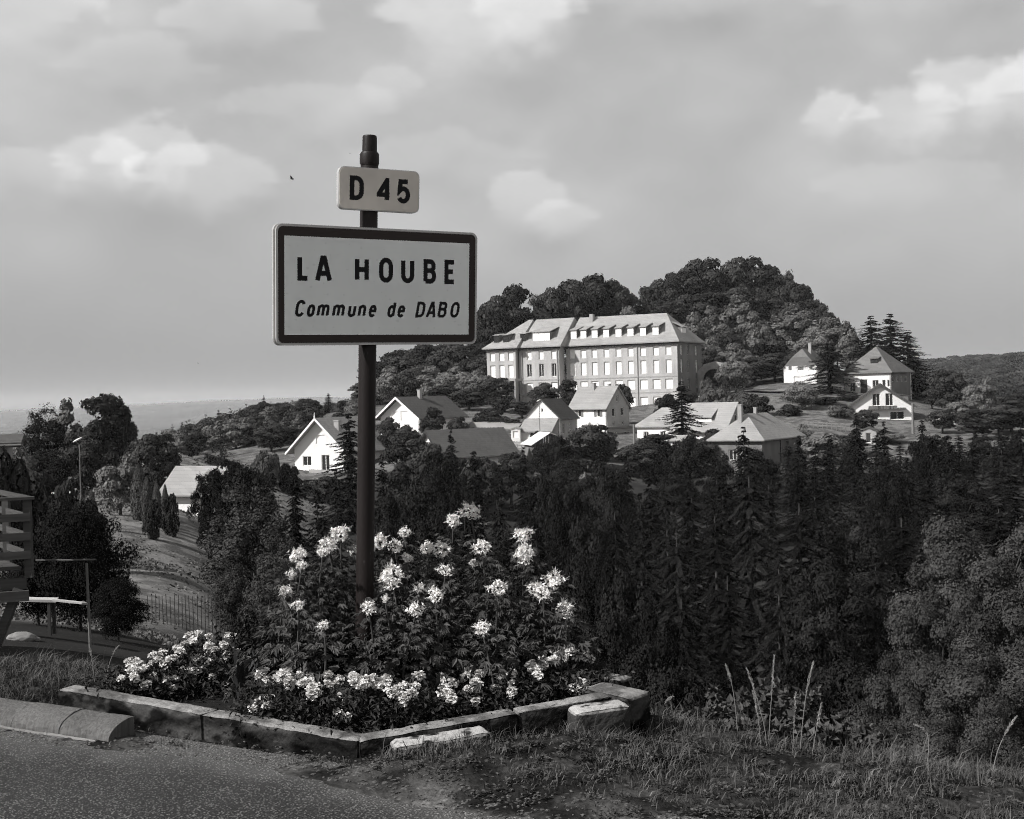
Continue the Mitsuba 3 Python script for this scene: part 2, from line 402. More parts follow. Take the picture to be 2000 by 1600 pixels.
def quads(P, N, size, rng, aspect, tone, var=0.35, along=None):
    """Leaves: a diamond per point, facing N; returns (vertices, faces, colours)."""
    n = len(P)
    N = unit(N)
    t = unit(np.cross(N, rng.normal(size=(n, 3)))) if along is None else unit(along)
    b = unit(np.cross(N, t))
    s = (np.asarray(size) * rng.uniform(0.65, 1.3, n))[:, None]
    fold = N * s * 0.12
    V = np.stack([P - t * s * .5, P + b * s * aspect * .5 + fold, P + t * s * .5, P - b * s * aspect * .5 + fold], 1).reshape(-1, 3)
    i = np.arange(n)[:, None] * 4
    Fc = np.concatenate([i + [[0, 1, 2]], i + [[0, 2, 3]]])
    c = np.asarray(tone) * (1 + var * (rng.random(n) * 2 - 1))
    C = np.repeat(c[:, None] * np.array([WARM]), 4, 0)
    return V, Fc, C


def merge(*parts):
    V, Fc, C, o = [], [], [], 0
    for v, f, c in parts:
        V.append(v)
        Fc.append(f + o)
        C.append(c)
        o += len(v)
    return np.vstack(V), np.vstack(Fc), np.vstack(C)


def leafy(vfc, bsdf='m_leaf'):
    v, f, c = vfc
    return mikit.ply((v, f), bsdf, color=c)


def solid(m, tone):
    return np.array(m.vertices), np.array(m.faces), np.tile(np.array([WARM]) * tone, (len(m.vertices), 1))


def broad_crown(seed, R, h, clumps, leaves, size, tone, low=0.22, spiky=0.0, rc=(0.26, 0.42)):
    """A crown between low*h and h, of uneven clumps; returns the leaves and the clump centres."""
    rng = np.random.default_rng(seed)
    i = np.arange(clumps) + 0.5
    ph, zz = i * 2.399963, 1 - 2 * i / clumps
    d = unit(np.c_[np.cos(ph) * np.sqrt(1 - zz ** 2), np.sin(ph) * np.sqrt(1 - zz ** 2), zz] + rng.normal(size=(clumps, 3)) * 0.22)
    k = np.where(rng.random(clumps) < 0.22, rng.uniform(0.15, 0.6, clumps), rng.uniform(0.70, 1.04, clumps))
    zc, rz = h * (1 + low) / 2, h * (1 - low) / 2
    lump = 0.78 + 0.42 * meshkit.noise(d * 1.7 + seed * 3.3, seed)
    cc = d * (k * lump)[:, None] * np.array([R, R, rz]) * 0.84
    taper = np.where(cc[:, 2] > 0, 1 - 0.22 * cc[:, 2] / rz, 1 + 0.10 * cc[:, 2] / rz)
    cc[:, :2] *= taper[:, None]
    cc[:, 2] += zc
    rcl = rng.uniform(rc[0], rc[1], clumps) * R
    w = rcl ** 2
    idx = rng.choice(clumps, leaves, p=w / w.sum())
    dd = unit(rng.normal(size=(leaves, 3)))
    dd[:, 2] = np.where(rng.random(leaves) < 0.72, np.abs(dd[:, 2]), dd[:, 2])
    dd = unit(dd * np.array([1, 1, 0.9]) + [0, 0, -0.08])
    rag = 0.62 + 0.75 * meshkit.fbm(dd * 2.6 + cc[idx] * 0.9, 2, seed + 1)
    rr = rcl[idx] * (1.03 - 0.25 * rng.random(leaves) ** 2) * rag
    P = cc[idx] + dd * rr[:, None] * np.array([1, 1, 0.72])
    if spiky:
        P[:, 2] += spiky * R * rng.random(leaves) ** 6
    out = unit((P - [0, 0, zc]) / np.array([R, R, rz]))
    N = dd + out * 0.25 + rng.normal(size=(leaves, 3)) * 0.33
    ctone = tone * rng.uniform(0.72, 1.30, clumps)
    return quads(P, N, size, rng, 0.62, ctone[idx]), cc


def limbs(cc, h, r0, rng, n=9, top=0.75):
    lean = rng.normal(size=2) * 0.02 * h
    trunk = [(0, 0, -0.06 * h), (0, 0, 0), (lean[0] * .4, lean[1] * .4, 0.25 * h), (lean[0], lean[1], 0.5 * h), (lean[0] * 1.2, lean[1] * 1.2, top * h)]
    ms = [tube(trunk, [r0 * 1.25, r0 * 1.1, r0 * .8, r0 * .5, r0 * .18], 8)]
    for k in rng.choice(len(cc), min(n, len(cc)), replace=False):
        b = np.array([lean[0] * .6, lean[1] * .6, h * rng.uniform(0.2, 0.45)])
        e = cc[k]
        m = (b + e) / 2 + [0, 0, 0.05 * h]
        ms.append(tube([b, m, e], [r0 * .42, r0 * .28, r0 * .07], 5))
    return cat(*ms)


def spruce_crown(seed, h, R, whorls, per, twigs, tone, low=0.04, droop=0.32, tw=0.75, width=0.12, ragged=0.25):
    rng = np.random.default_rng(seed)
    Pa, Pb, Wd, To, Nn = [], [], [], [], []
    for k in range(whorls):
        f = (k + rng.random()) / whorls
        z = h * (low + (1 - low) * f)
        ln = R * (1 - f) ** 0.66 * rng.uniform(1 - ragged, 1 + ragged * .6) + 0.02 * R
        for j in range(per):
            a = 2 * math.pi * (j + rng.random()) / per
            l = ln * rng.uniform(0.65, 1.15)
            d = np.array([math.cos(a), math.sin(a), 0])
            s = np.array([-d[1], d[0], 0])
            n = max(4, int(twigs * (0.35 + 0.65 * l / R)))
            t = np.sort(rng.random(n)) ** 0.8
            z0 = z + rng.uniform(-.5, .5) * h * (1 - low) / whorls
            dro = droop * rng.uniform(0.5, 1.5)
            spine = d * (t * l)[:, None]
            spine[:, 2] = z0 + l * (0.10 * t - dro * 2.2 * t ** 2 + dro * 1.35 * t ** 3)
            side = rng.choice([-1, 1], n)
            tl = tw * (0.35 + 0.65 * (1 - t)) * rng.uniform(0.5, 1.2, n) * (0.4 + 0.6 * l / R)
            e = spine + (d * 0.62 + 0 * s)[None] * tl[:, None] + s[None] * (side * tl * 0.55)[:, None]
            e[:, 2] -= tl * rng.uniform(0.05, 0.95, n)
            Pa.append(spine)
            Pb.append(e)
            Wd.append(np.full(n, width) * rng.uniform(0.7, 1.4, n))
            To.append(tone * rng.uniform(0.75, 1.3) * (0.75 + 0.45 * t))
            Nn.append(np.tile([0, 0, 1.0], (n, 1)) - s[None] * (side * .0)[:, None] + rng.normal(size=(n, 3)) * 0.38 + d * 0.35)
    Pa, Pb, Wd, To, Nn = np.vstack(Pa), np.vstack(Pb), np.concatenate(Wd), np.concatenate(To), np.vstack(Nn)
    ln = np.linalg.norm(Pb - Pa, axis=1)
    v, f, c = quads((Pa + Pb) / 2, Nn, 1.0, np.random.default_rng(seed + 5), 1.0, To, along=Pb - Pa)
    n = len(Pa)
    t = unit(Pb - Pa)
    N = unit(Nn)
    b = unit(np.cross(N, t))
    M = Pa * 0.55 + Pb * 0.45
    v = np.stack([Pa, M + b * (Wd * .5)[:, None], Pb, M - b * (Wd * .5)[:, None]], 1).reshape(-1, 3)
    return v, f, c


PROTO = {}


def proto(name, h, w, crown, trunk, parts=('trunk', 'crown')):
    scene['kind_' + name] = {'type': 'shapegroup', parts[0]: mikit.ply(trunk, 'm_bark', smooth=True), parts[1]: leafy(crown)}
    r_ = np.hypot(crown[0][:, 0], crown[0][:, 1])
    PROTO[name] = (float(np.percentile(crown[0][:, 2], 99.8)), 2 * float(np.percentile(r_, 96)))


def make_protos():
    rng = np.random.default_rng(77)
    for i, (R, h, cl, tone, low, sp) in enumerate([(4.2, 11, 34, 0.042, 0.06, 0), (3.6, 12, 30, 0.034, 0.08, 0.10), (4.6, 10, 36, 0.120, 0.04, 0), (2.4, 12, 26, 0.125, 0.04, 0.4)]):
        c, cc = broad_crown(100 + i, R, h, cl, 6200, 0.60, tone, low, sp, (0.24, 0.40))
        proto(f'broad_far_{i}', h, 2 * R, c, limbs(cc, h, 0.28, rng))
    for i, (R, h, cl, tone, low, sp) in enumerate([(3.4, 9, 52, 0.012, 0.02, 0.10), (3.0, 10, 46, 0.021, 0.02, 0.2)]):
        c, cc = broad_crown(120 + i, R, h, cl, 16000, 0.22, tone, low, sp, (0.17, 0.28))
        proto(f'broad_mid_{i}', h, 2 * R, c, limbs(cc, h, 0.2, rng, 16))
    for i, (R, h, cl, tone, low) in enumerate([(2.9, 8, 72, 0.056, 0.02), (2.6, 7, 60, 0.044, 0.0)]):
        c, cc = broad_crown(140 + i, R, h, cl, 60000, 0.092, tone, low, 0.12, (0.13, 0.21))
        proto(f'broad_near_{i}', h, 2 * R, c, limbs(cc, h, 0.15, rng, 22))
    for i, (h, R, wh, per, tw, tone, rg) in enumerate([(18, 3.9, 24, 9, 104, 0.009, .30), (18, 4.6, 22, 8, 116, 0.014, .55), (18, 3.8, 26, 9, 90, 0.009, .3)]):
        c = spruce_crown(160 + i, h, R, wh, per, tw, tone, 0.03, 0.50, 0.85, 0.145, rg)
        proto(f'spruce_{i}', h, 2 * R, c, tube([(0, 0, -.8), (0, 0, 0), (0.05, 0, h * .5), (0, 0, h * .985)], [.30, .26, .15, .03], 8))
    for i, (h, R, wh, per, tw, tone, rg) in enumerate([(16, 5.0, 22, 8, 300, 0.019, .6), (16, 4.2, 24, 8, 270, 0.010, .55)]):
        c = spruce_crown(170 + i, h, R, wh, per, tw, tone, 0.02, 0.56, 0.60, 0.07, rg)
        proto(f'spruce_near_{i}', h, 2 * R, c, tube([(0, 0, -.8), (0, 0, 0), (0.05, 0, h * .5), (0, 0, h * .985)], [.26, .22, .13, .03], 8))
    c = spruce_crown(178, 18, 4.0, 16, 7, 22, 0.026, 0.03, 0.3, 1.5, 0.42, .35)
    proto('spruce_far', 18, 8, c, tube([(0, 0, -.8), (0, 0, 0), (0, 0, 17.7)], [.30, .26, .03], 5))
    # pine or larch: soft and loose
    for nm, tn in (('soft', 0.055), ('soft_dark', 0.020)):
        c, cc = broad_crown(181, 2.3, 9, 90, 20000, 0.15, tn, 0.03, 0.3, (0.14, 0.26))
        proto(nm, 9, 4.6, c, limbs(cc, 9, 0.16, rng, 24, 0.9))
    # columnar thuja
    r2 = np.random.default_rng(9)
    n = 5200
    u = r2.random(n)
    a = r2.random(n) * 2 * np.pi
    rr = 0.72 * np.sin(np.pi * np.clip(0.08 + 0.92 * u, 0, 1)) ** 0.6 * (1.02 - 0.45 * u) * (0.7 + 0.5 * r2.random(n)) * (0.8 + 0.4 * meshkit.noise(np.c_[np.cos(a) * 2, np.sin(a) * 2, u * 7], 4))
    P = np.c_[rr * np.cos(a), rr * np.sin(a), u * 4.4]
    N = np.c_[np.cos(a), np.sin(a), r2.normal(size=n) * .4 + .25] + r2.normal(size=(n, 3)) * .35
    proto('thuja', 4.4, 1.45, quads(P, N, 0.19, r2, 0.5, np.full(n, 0.080), along=np.c_[r2.normal(size=(n, 2)) * .3, np.ones(n)]), tube([(0, 0, -.3), (0, 0, 4)], [.09, .03], 6))
    # bushes
    for i, (R, h, nl, sz, tone) in enumerate([(1.3, 1.7, 3000, 0.24, 0.032), (1.5, 1.5, 3000, 0.24, 0.075)]):
        c, cc = broad_crown(190 + i, R, h, 20, nl, sz, tone, -0.05, 0, (0.26, 0.42))
        proto(f'bush_{i}', h, 2 * R, c, limbs(cc, h, 0.06, rng, 6), ('stem', 'foliage'))
    c, cc = broad_crown(195, 1.7, 2.9, 70, 34000, 0.075, 0.015, -0.04, 0.1, (0.2, 0.36))
    proto('bush_near', 2.9, 3.4, c, limbs(cc, 2.9, 0.06, rng, 12), ('stem', 'foliage'))


make_protos()
trng = np.random.default_rng(2024)


def plant(name, kind, px, top, D, width=None, label=None, group=None, category='tree', base=None):
    """One tree whose tip stands at (px, top) at the distance D, on the ground there (a real place and height in metres)."""
    h0, w0 = PROTO[kind]
    x, _, zt = at(px, top, D)
    z = H(x, D)[0] if base is None else base
    ht = zt - z
    s = max(ht, 0.3) / h0
    sx = s if width is None else width / F * D / w0
    key = new(name)
    scene[key] = {'type': 'instance', 'group': {'type': 'ref', 'id': 'kind_' + kind},
                  'to_world': T().translate([x, D, z - 0.02 * ht]).rotate([0, 0, 1], float(trng.uniform(0, 360))).scale([sx, sx * float(trng.uniform(.93, 1.07)), s * 1.01])}
    L(key, label, category, group)
    return key


# ------------------------------------------------------------------ buildings
ROOT3 = np.eye(4)
_axes = np.array([[1, 0, 0, 0], [0, 0, 1, 0], [0, 1, 0, 0], [0, 0, 0, 1.0]])     # panel (u, z, thickness) -> (u, v, z)


def panel(outline, holes, t, M):
    poly = Polygon(outline)
    for h in holes:
        poly = poly.difference(sbox(h[0], h[2], h[1], h[3]))
    m = extrude(poly, t)
    m.apply_transform(M @ _axes)
    m.invert()
    return m


def face(M, u0, u1, axis):
    """Frame of a wall: 'front' runs along u at v=0, 'right' along v at u1, 'left' along v at u0."""
    K = np.eye(4)
    if axis == 'right':
        K[:3, 0], K[:3, 1], K[:3, 3] = [0, 1, 0], [-1, 0, 0], [u1, 0, 0]
    elif axis == 'left':
        K[:3, 0], K[:3, 1], K[:3, 3] = [0, 1, 0], [1, 0, 0], [u0, 0, 0]
    return M @ K


def window(root, W, h, t, kind='pane', deep=0.16):
    """One opening of a wall filled: the pane or blind with its own frame. h = (u0, u1, z0, z1)."""
    u0, u1, z0, z1 = h[:4]
    b = {'pane': 'm_pane', 'blind': 'm_blind', 'dark': 'm_soffit'}[kind]
    f = 0.09
    key = part(root, 'window', mikit.ply(moved(bx(u0 + f, u1 - f, deep, deep + 0.05, z0 + f, z1 - f), W), b))
    ring = cat(bx(u0 + .005, u1 - .005, deep - .03, deep + .06, z0 + .005, z0 + f), bx(u0 + .005, u1 - .005, deep - .03, deep + .06, z1 - f, z1 - .005),
               bx(u0 + .005, u0 + f, deep - .03, deep + .06, z0 + f, z1 - f), bx(u1 - f, u1 - .005, deep - .03, deep + .06, z0 + f, z1 - f))
    if kind == 'pane' and u1 - u0 > 0.9:
        ring = cat(ring, bx((u0 + u1) / 2 - .04, (u0 + u1) / 2 + .04, deep - .025, deep + .06, z0 + f, z1 - f))
    scene[f'{key}__frame'] = mikit.ply(moved(ring, W), 'm_trim')
    return key


def house(name, label, O, psi, w, l, e, r, ridge, wall_m, roof_m, front=(), right=(), left=(), ov=0.5, og=0.5, barge=None, base=3.0, chimneys=(), hipin=None, shutters=(), shade_side_m=None):
    root = new(name)
    L(root, label, 'house')
    M = frame(O, psi, w)
    t = 0.35
    W = {k: face(M, 0, w, k) for k in ('front', 'right', 'left')}
    gab = [(0, -base), (w, -base), (w, e), (w / 2, e + r), (0, e)] if ridge == 'v' else [(0, -base), (w, -base), (w, e), (0, e)]
    if hipin and ridge == 'v':
        k = hipin
        gab = [(0, -base), (w, -base), (w, e), (w / 2 + w / 2 * k, e + r * (1 - k)), (w / 2 - w / 2 * k, e + r * (1 - k)), (0, e)]
    sg = [(t, -base), (l - t, -base), (l - t, e), (t, e)]
    if ridge == 'u':
        sg = [(0, -base), (l, -base), (l, e), (l / 2, e + r), (0, e)]
        gab = [(t, -base), (w - t, -base), (w - t, e), (t, e)]
    Bk = M.copy()
    Bk[:3, 3] = (M @ [0, l - t, 0, 1])[:3]
    rw = panel(sg, [h[:4] for h in right], t, W['right'])
    wall = cat(panel(gab, [h[:4] for h in front], t, W['front']), panel(gab, [], t, Bk), panel(sg, [h[:4] for h in left], t, W['left']), None if shade_side_m else rw)
    part(root, 'wall', mikit.ply(wall, wall_m))
    if shade_side_m:
        part(root, 'side_wall', mikit.ply(rw, shade_side_m))  # side turned from the sun: its shade is painted in as a darker wall
    for side, hs in (('front', front), ('right', right), ('left', left)):
        for h in hs:
            window(root, W[side], h, t, h[4] if len(h) > 4 else 'pane')
    for side, u0, z0, z1 in shutters:
        part(root, 'shutter', mikit.ply(moved(bx(u0, u0 + .5, -.06, -.003, z0, z1), W[side]), 'm_dark_wall'))
    th = 0.22
    if ridge in 'uv':
        a, b = (w, l) if ridge == 'v' else (l, w)
        s = r / (a / 2)
        zo = e - s * ov
        low = [(-ov, zo + .004), (a / 2, e + r + .004), (a + ov, zo + .004)]
        prof = Polygon(low + [(a + ov, zo + th), (a / 2, e + r + th * 1.25), (-ov, zo + th)])
        m = extrude(prof, b + 2 * og)
        K = np.array([[1, 0, 0, 0], [0, 0, 1, -og], [0, 1, 0, 0], [0, 0, 0, 1.0]]) if ridge == 'v' else np.array([[0, 0, 1, -og], [1, 0, 0, 0], [0, 1, 0, 0], [0, 0, 0, 1.0]])
        if hipin and ridge == 'v':
            zc = e + r * (1 - hipin)
            pts = [(-ov, -.0, zo), (w + ov, 0, zo), (w / 2 + w / 2 * hipin + .05, -0.1, zc), (w / 2 - w / 2 * hipin - .05, -0.1, zc), (w / 2, hipin * 3.2, e + r), (w / 2, l, e + r), (-ov, l + og, zo), (w + ov, l + og, zo)]
            m = trimesh.convex.convex_hull(np.array([(x, y + 0.03, z + d) for x, y, z in pts for d in (.02, .2)]))
            K = np.eye(4)
        m.apply_transform(M @ K)
        if np.linalg.det(K[:3, :3]) < 0:
            m.invert()
        rk = part(root, 'roof', mikit.ply(m, roof_m))
        for q_ in (-ov - .05, a + ov + .05):
            g0, g1 = (q_, -og, zo + .10), (q_, b + og, zo + .10)
            if ridge == 'u':
                g0, g1 = (-og, q_, zo + .10), (b + og, q_, zo + .10)
            part(root, 'gutter', mikit.ply(moved(tube([g0, g1], .06, 6), M), 'm_dark_wall'))
        if barge:
            bp = Polygon([(-ov, zo - .10), (a / 2, e + r - .10), (a + ov, zo - .10), (a + ov, zo + th + .03), (a / 2, e + r + th * 1.25 + .03), (-ov, zo + th + .03)])
            m = extrude(bp, 0.07)
            K2 = K.copy()
            K2[1 if ridge == 'v' else 0, 3] = -og - 0.075
            m.apply_transform(M @ K2)
            part(root, 'bargeboard', mikit.ply(m, barge))
    else:
        k = min(w, l) / 2
        rp = [(k, l / 2), (w - k, l / 2)] if w > l else [(w / 2, k), (w / 2, l - k)]
        pts = [(u, v, e + .004 + d) for u in (-ov, w + ov) for v in (-ov, l + ov) for d in (0, .16)] + [(u, v, e + r + .16) for u, v in rp]
        m = trimesh.convex.convex_hull(np.array(pts))
        m.apply_transform(M)
        rk = part(root, 'roof', mikit.ply(m, roof_m))
    for (u, v, z0, z1, s) in chimneys:
        key = new(f'{rk}__chimney')
        scene[key] = mikit.ply(moved(cat(bx(u - s, u + s, v - s, v + s, z0, z1), bx(u - s * 1.2, u + s * 1.2, v - s * 1.2, v + s * 1.2, z1 + .003, z1 + .12)), M), 'm_grey_wall')
    if l > 5 and wall_m == 'm_white':
        part(root, 'rain_pipe', mikit.ply(moved(tube([(w - .12, -.07, -base), (w - .12, -.07, e - .15)], .045, 6), M), 'm_grey_wall'))
    return root, M, W, rk


def dormer(root, M, u0, u1, v0, z0, z1, zr, v1, roof_m, kind='blind', pent=True, n=1, label=None):
    """A dormer standing on the front slope: front wall at v0 from z0 to z1, its roof running back and up to (v1, zr)."""
    key = part(root, 'dormer', mikit.ply(moved(cat(bx(u0, u0 + .12, v0 + .1, v1, z0 - .3, z1), bx(u1 - .12, u1, v0 + .1, v1, z0 - .3, z1), bx(u0, u1, v0, v0 + .1, z0 - .35, z0), bx(u0, u1, v0, v0 + .1, z1 - .1, z1)), M), 'm_dark_wall'))
    d = (u1 - u0) / n
    for i in range(n):
        a, b = u0 + .03 + i * d, u0 + (i + 1) * d - .03
        k = new(f'{key}__window')
        scene[k] = mikit.ply(moved(bx(a, b, v0 + .02, v0 + .07, z0 + .003, z1 - .103), M), {'blind': 'm_blind', 'pane': 'm_pane'}[kind])
    q = Polygon([(v0 - .25, z1 - .02), (v1, zr), (v1, zr + .14), (v0 - .25, z1 + .12)])
    m = extrude(q, u1 - u0 + .3)
    m.apply_transform(M @ np.array([[0, 0, 1, u0 - .15], [1, 0, 0, 0], [0, 1, 0, 0], [0, 0, 0, 1.0]]))
    scene[f'{key}__roof'] = mikit.ply(m, roof_m)
    return key


# ---- the long building below the hill
def school():
    root = 'school'
    used[root] = 1
    L(root, 'long pale four storey building with hipped roof and white blinds below the wooded hill', 'building')
    psi = math.radians(27)
    O = at(1322, 668, 268)
    ze = O[2]
    O = np.array([O[0], O[1], ze])
    M = frame(O, psi)                       # u negative to the left of the right corner, z = 0 at the eaves
    Tn, B = M[:3, 0], M[:3, 1]

    def u_of(px, v=0.0, py=700):
        us = np.linspace(-60, 5, 2601)
        P = O[None] + us[:, None] * Tn + v * B - np.array([0, 0, 3.0])
        q = P - [0, 0, CZ]
        x = 1000 + F * (q @ RIGHT) / (q @ FWD)
        return float(np.interp(px, x, us))
    base = -13.5
    depth = 15.0
    rise = 6.4
    rows = [(-2.55, -0.55), (-6.15, -3.45), (-9.35, -7.35), (-12.9, -10.9)]
    blocks = [(u_of(1106), 0.0, 0.0, [1118, 1139.5, 1161, 1184.5, 1208, 1231.5, 1256, 1281, 1305.5], .62),
              (u_of(1014, -2.6), u_of(1092, -2.6), -2.6, [1033.5, 1057, 1081.5], .55),
              (u_of(951, -3.8), u_of(1007, -3.8), -3.8, [962, 980, 997.5], .62)]
    rt = 0.3
    for bi, (u0, u1, v0, cols, hw) in enumerate(blocks):
        holes = []
        for ci, c in enumerate(cols):
            uc = u_of(c, v0)
            for ri, (z0, z1) in enumerate(rows):
                ww = hw * (1.35 if ri >= 2 else 1.0)
                holes.append((uc - ww, uc + ww, z0, z1, 'pane' if (bi == 1 and ri == 1) else 'blind'))
        Wf = M.copy()
        Wf[:3, 3] = O + v0 * B
        ms = [panel([(u0, base), (u1, base), (u1, 0), (u0, 0)], [h[:4] for h in holes], 0.4, Wf)]
        if bi > 0:
            R = face(M, 0, u1, 'right')
            vb = blocks[bi - 1][2]
            ms.append(panel([(v0 + .4, base), (vb, base), (vb, 0), (v0 + .4, 0)], [], 0.4, R))
        else:
            R = face(M, 0, 0, 'right')
            eh = []
            for vc in (2.6, 6.6, 11.8):
                for ri, (z0, z1) in enumerate(rows[:3]):
                    eh.append((vc - .6, vc + .6, z0, z1, 'pane' if vc == 6.6 else 'blind'))
            part(root, 'end_wall', mikit.ply(panel([(.4, base), (depth, base), (depth, 0), (.4, 0)], [h[:4] for h in eh], 0.4, R), 'm_end_wall_shade'))
            for h in eh:
                window(root, R, h, .4, h[4], 0.24)
        if bi == 2:
            ms.append(panel([(v0 + .4, base), (depth, base), (depth, 0), (v0 + .4, 0)], [], 0.4, face(M, u0, 0, 'left')))
        part(root, 'wall', mikit.ply(cat(*ms), 'm_cream'))
        for h in holes:
            window(root, Wf, h, .4, h[4], 0.24)
        # string courses, pilasters and rain pipes stand proud of the wall
        part(root, 'string_course', mikit.ply(moved(cat(bx(u0 - .04, u1 + .06, -.07, -.003, -6.95, -6.72), bx(u0 - .04, u1 + .06, -.06, -.003, -10.15, -9.95)), Wf), 'm_grey_wall'))
        # roof of this block: a prism with hipped ends, above the eaves
        o = 0.75
        vr = depth / 2
        sl = rise / vr
        ur1 = u1 - (4.8 if bi == 0 else 0.2) * 1.0
        ur0 = u0 + (5.6 if bi == 2 else 0.0)
        a0, a1 = u0 - (o if bi == 2 else 0), u1 + o
        kk = 0.30                                                      # the lowest part of the slope is flatter
        pts = [(a0, v0 - o, 0.0), (a1, v0 - o, 0.0), (a0, depth + o, 0.0), (a1, depth + o, 0.0), (a0, v0 - o, .22), (a1, v0 - o, .22), (a0, depth + o, .22), (a1, depth + o, .22),
               (ur0, vr + v0 * .5, rise), (ur1, vr + v0 * .5, rise)]
        m = trimesh.convex.convex_hull(np.array(pts))
        m.apply_transform(M)
        rk = part(root, 'roof', mikit.ply(m, 'm_roof_pale'))
        part(root, 'cornice', mikit.ply(moved(cat(bx(u0 - .02, u1 + .35, v0 - .42, v0 - .003, -.42, -.004)), M), 'm_soffit'))
        if bi == 0:
            for c, w_ in ((1114, .5),):
                uc = u_of(c + 20)
                key = new(f'{rk}__chimney')
                scene[key] = mikit.ply(moved(bx(uc - .4, uc + .4, vr - 1.6, vr - .6, rise - 1.2, rise + .55), M), 'm_grey_wall')
        # dormers
        vm = vr + v0 * .5
        slope = (rise - .22) / (vm - (v0 - o))
        zs = lambda v: .22 + slope * (v - (v0 - o))   # noqa: E731
        vd = (v0 - o) + 1.9
        if bi == 0:
            for c in (1121, 1140, 1162, 1184.5, 1208.5, 1232, 1256.5, 1281):
                uc = u_of(c, 1.0)
                dormer(root, M, uc - .68, uc + .68, vd, zs(vd) - .05, zs(vd) + 1.75, zs(vd + 3.4) + .06, vd + 3.4, 'm_roof_pale')
        elif bi == 1:
            uc = u_of(1058, v0 + 1)
            dormer(root, M, uc - 2.0, uc + 2.0, vd, zs(vd) - .05, zs(vd) + 1.8, zs(vd + 4.4) + .06, vd + 4.4, 'm_roof_pale', n=3)
            uc = u_of(1018, v0 + 1)
            dormer(root, M, uc - .2, uc + 1.1, vd, zs(vd) - .05, zs(vd) + 1.6, zs(vd + 3.0) + .06, vd + 3.0, 'm_roof_pale', 'pane')
        else:
            for c in (970, 988):
                uc = u_of(c, v0 + 1)
                dormer(root, M, uc - .65, uc + .65, vd, zs(vd) - .05, zs(vd) + 1.55, zs(vd + 3.0) + .06, vd + 3.0, 'm_roof_pale', 'pane')
    # dormer on the hipped end
    R = face(M, 0, 0, 'right')
    dormer(root, R, 5.6, 8.2, 0.9, 1.55, 3.2, 4.4, 3.2, 'm_roof_pale')
    for c in (1245, 1020, 1089):
        v0 = 0 if c > 1106 else -2.6
        uc = u_of(c, v0)
        part(root, 'rain_pipe', mikit.ply(moved(tube([(uc, v0 - .14, base), (uc, v0 - .14, -.45)], .09, 6), M), 'm_grey_wall'))
    # porch at the left end, its dark opening and one pale post
    uc0, uc1 = u_of(962, -7), u_of(1006, -7)
    part(root, 'porch', mikit.ply(moved(cat(bx(uc0, uc1, -7.2, -3.803, -6.9, -6.4), bx(uc0, uc0 + .3, -7.1, -6.8, base, -6.903), bx(uc1 - .3, uc1, -7.1, -6.8, base, -6.903), bx((uc0 + uc1) / 2 + 1, (uc0 + uc1) / 2 + 1.3, -7.1, -6.8, base, -6.903)), M), 'm_grey_wall'))


school()
R2 = math.radians

# ---- the houses of the village
rt, M, W, rk = house('gabled_house', 'tall white gabled house with white bargeboards behind the spruce left of the post', at(676, 940, 197), R2(27), 9.2, 11, 4.9, 4.3, 'v', 'm_white', 'm_roof_mid',
      front=[(1.5, 3.0, 2.3, 3.7), (4.9, 6.3, 1.3, 3.9), (4.0, 5.6, 5.5, 6.9, 'blind'), (3.9, 4.8, -1.3, -0.2)], ov=0.95, og=1.1, barge='m_trim', chimneys=[(6.4, 2.3, 5.2, 8.9, .42)])
part(rt, 'balcony', mikit.ply(moved(cat(bx(3.4, 8.8, -1.2, -.003, .7, .95), bx(3.4, 8.8, -1.2, -1.1, .953, 1.75), bx(3.4, 3.5, -1.097, -.003, .953, 1.75)), M), 'm_grey_wall'))
part(rt, 'finial', mikit.ply(moved(tube([(4.6, -1.1, 9.3), (4.6, -1.1, 10.3)], [.12, .03], 6), M), 'm_trim'))
rt, M, W, rk = house('gabled_house', 'house with dark tiled roof edged in white, right beside the sign post', at(820, 850, 222), R2(36), 8.6, 11.5, 3.1, 3.1, 'v', 'm_white', 'm_roof_dark',
      front=[(2.4, 3.9, 2.4, 4.0, 'blind'), (4.5, 5.9, 2.4, 4.0, 'blind'), (2.2, 3.6, 0.4, 1.8), (5.2, 6.4, 0.4, 1.8)], right=[(7.5, 8.8, .6, 2.0)], ov=0.8, og=1.0, barge='m_trim', chimneys=[(4.6, 5.0, 5.5, 7.5, .3)])
rt, M, W, rk = house('low_house', 'low house with broad dark roof and small white gable behind the spruces', at(866, 925, 184), R2(60), 8.2, 11.5, 2.5, 3.2, 'v', 'm_white', 'm_roof_dark',
      front=[(3.5, 5.0, 3.0, 4.3)], right=[(2, 3.2, .6, 1.9), (9.2, 10.6, .2, 2.0)], ov=0.7, og=0.6, barge='m_soffit', chimneys=[])
rt, M, W, rk = house('small_house', 'small house with a bright white gable above a pale lean-to roof', at(1093, 852, 214), R2(24), 6.0, 8.0, 2.9, 2.9, 'v', 'm_white', 'm_roof_dark',
      front=[(2.9, 3.25, 3.9, 4.5)], right=[(1.4, 2.3, 0.3, 2.1, 'dark'), (4.2, 5.2, .8, 1.9)], ov=0.35, og=0.25, shade_side_m='m_grey_wall')
q = Polygon([(-2.9, .75), (-.003, 2.75), (-.003, 2.95), (-2.9, .95)])
m = extrude(q, 5.9)
m.apply_transform(M @ np.array([[0, 0, 1, .0], [1, 0, 0, 0], [0, 1, 0, 0], [0, 0, 0, 1.0]]))
part(rt, 'lean_to_roof', mikit.ply(m, 'm_roof_mid'))
part(rt, 'lean_to_wall', mikit.ply(moved(bx(.4, 5.2, -2.5, -2.2, -2.5, 1.0), M), 'm_white'))
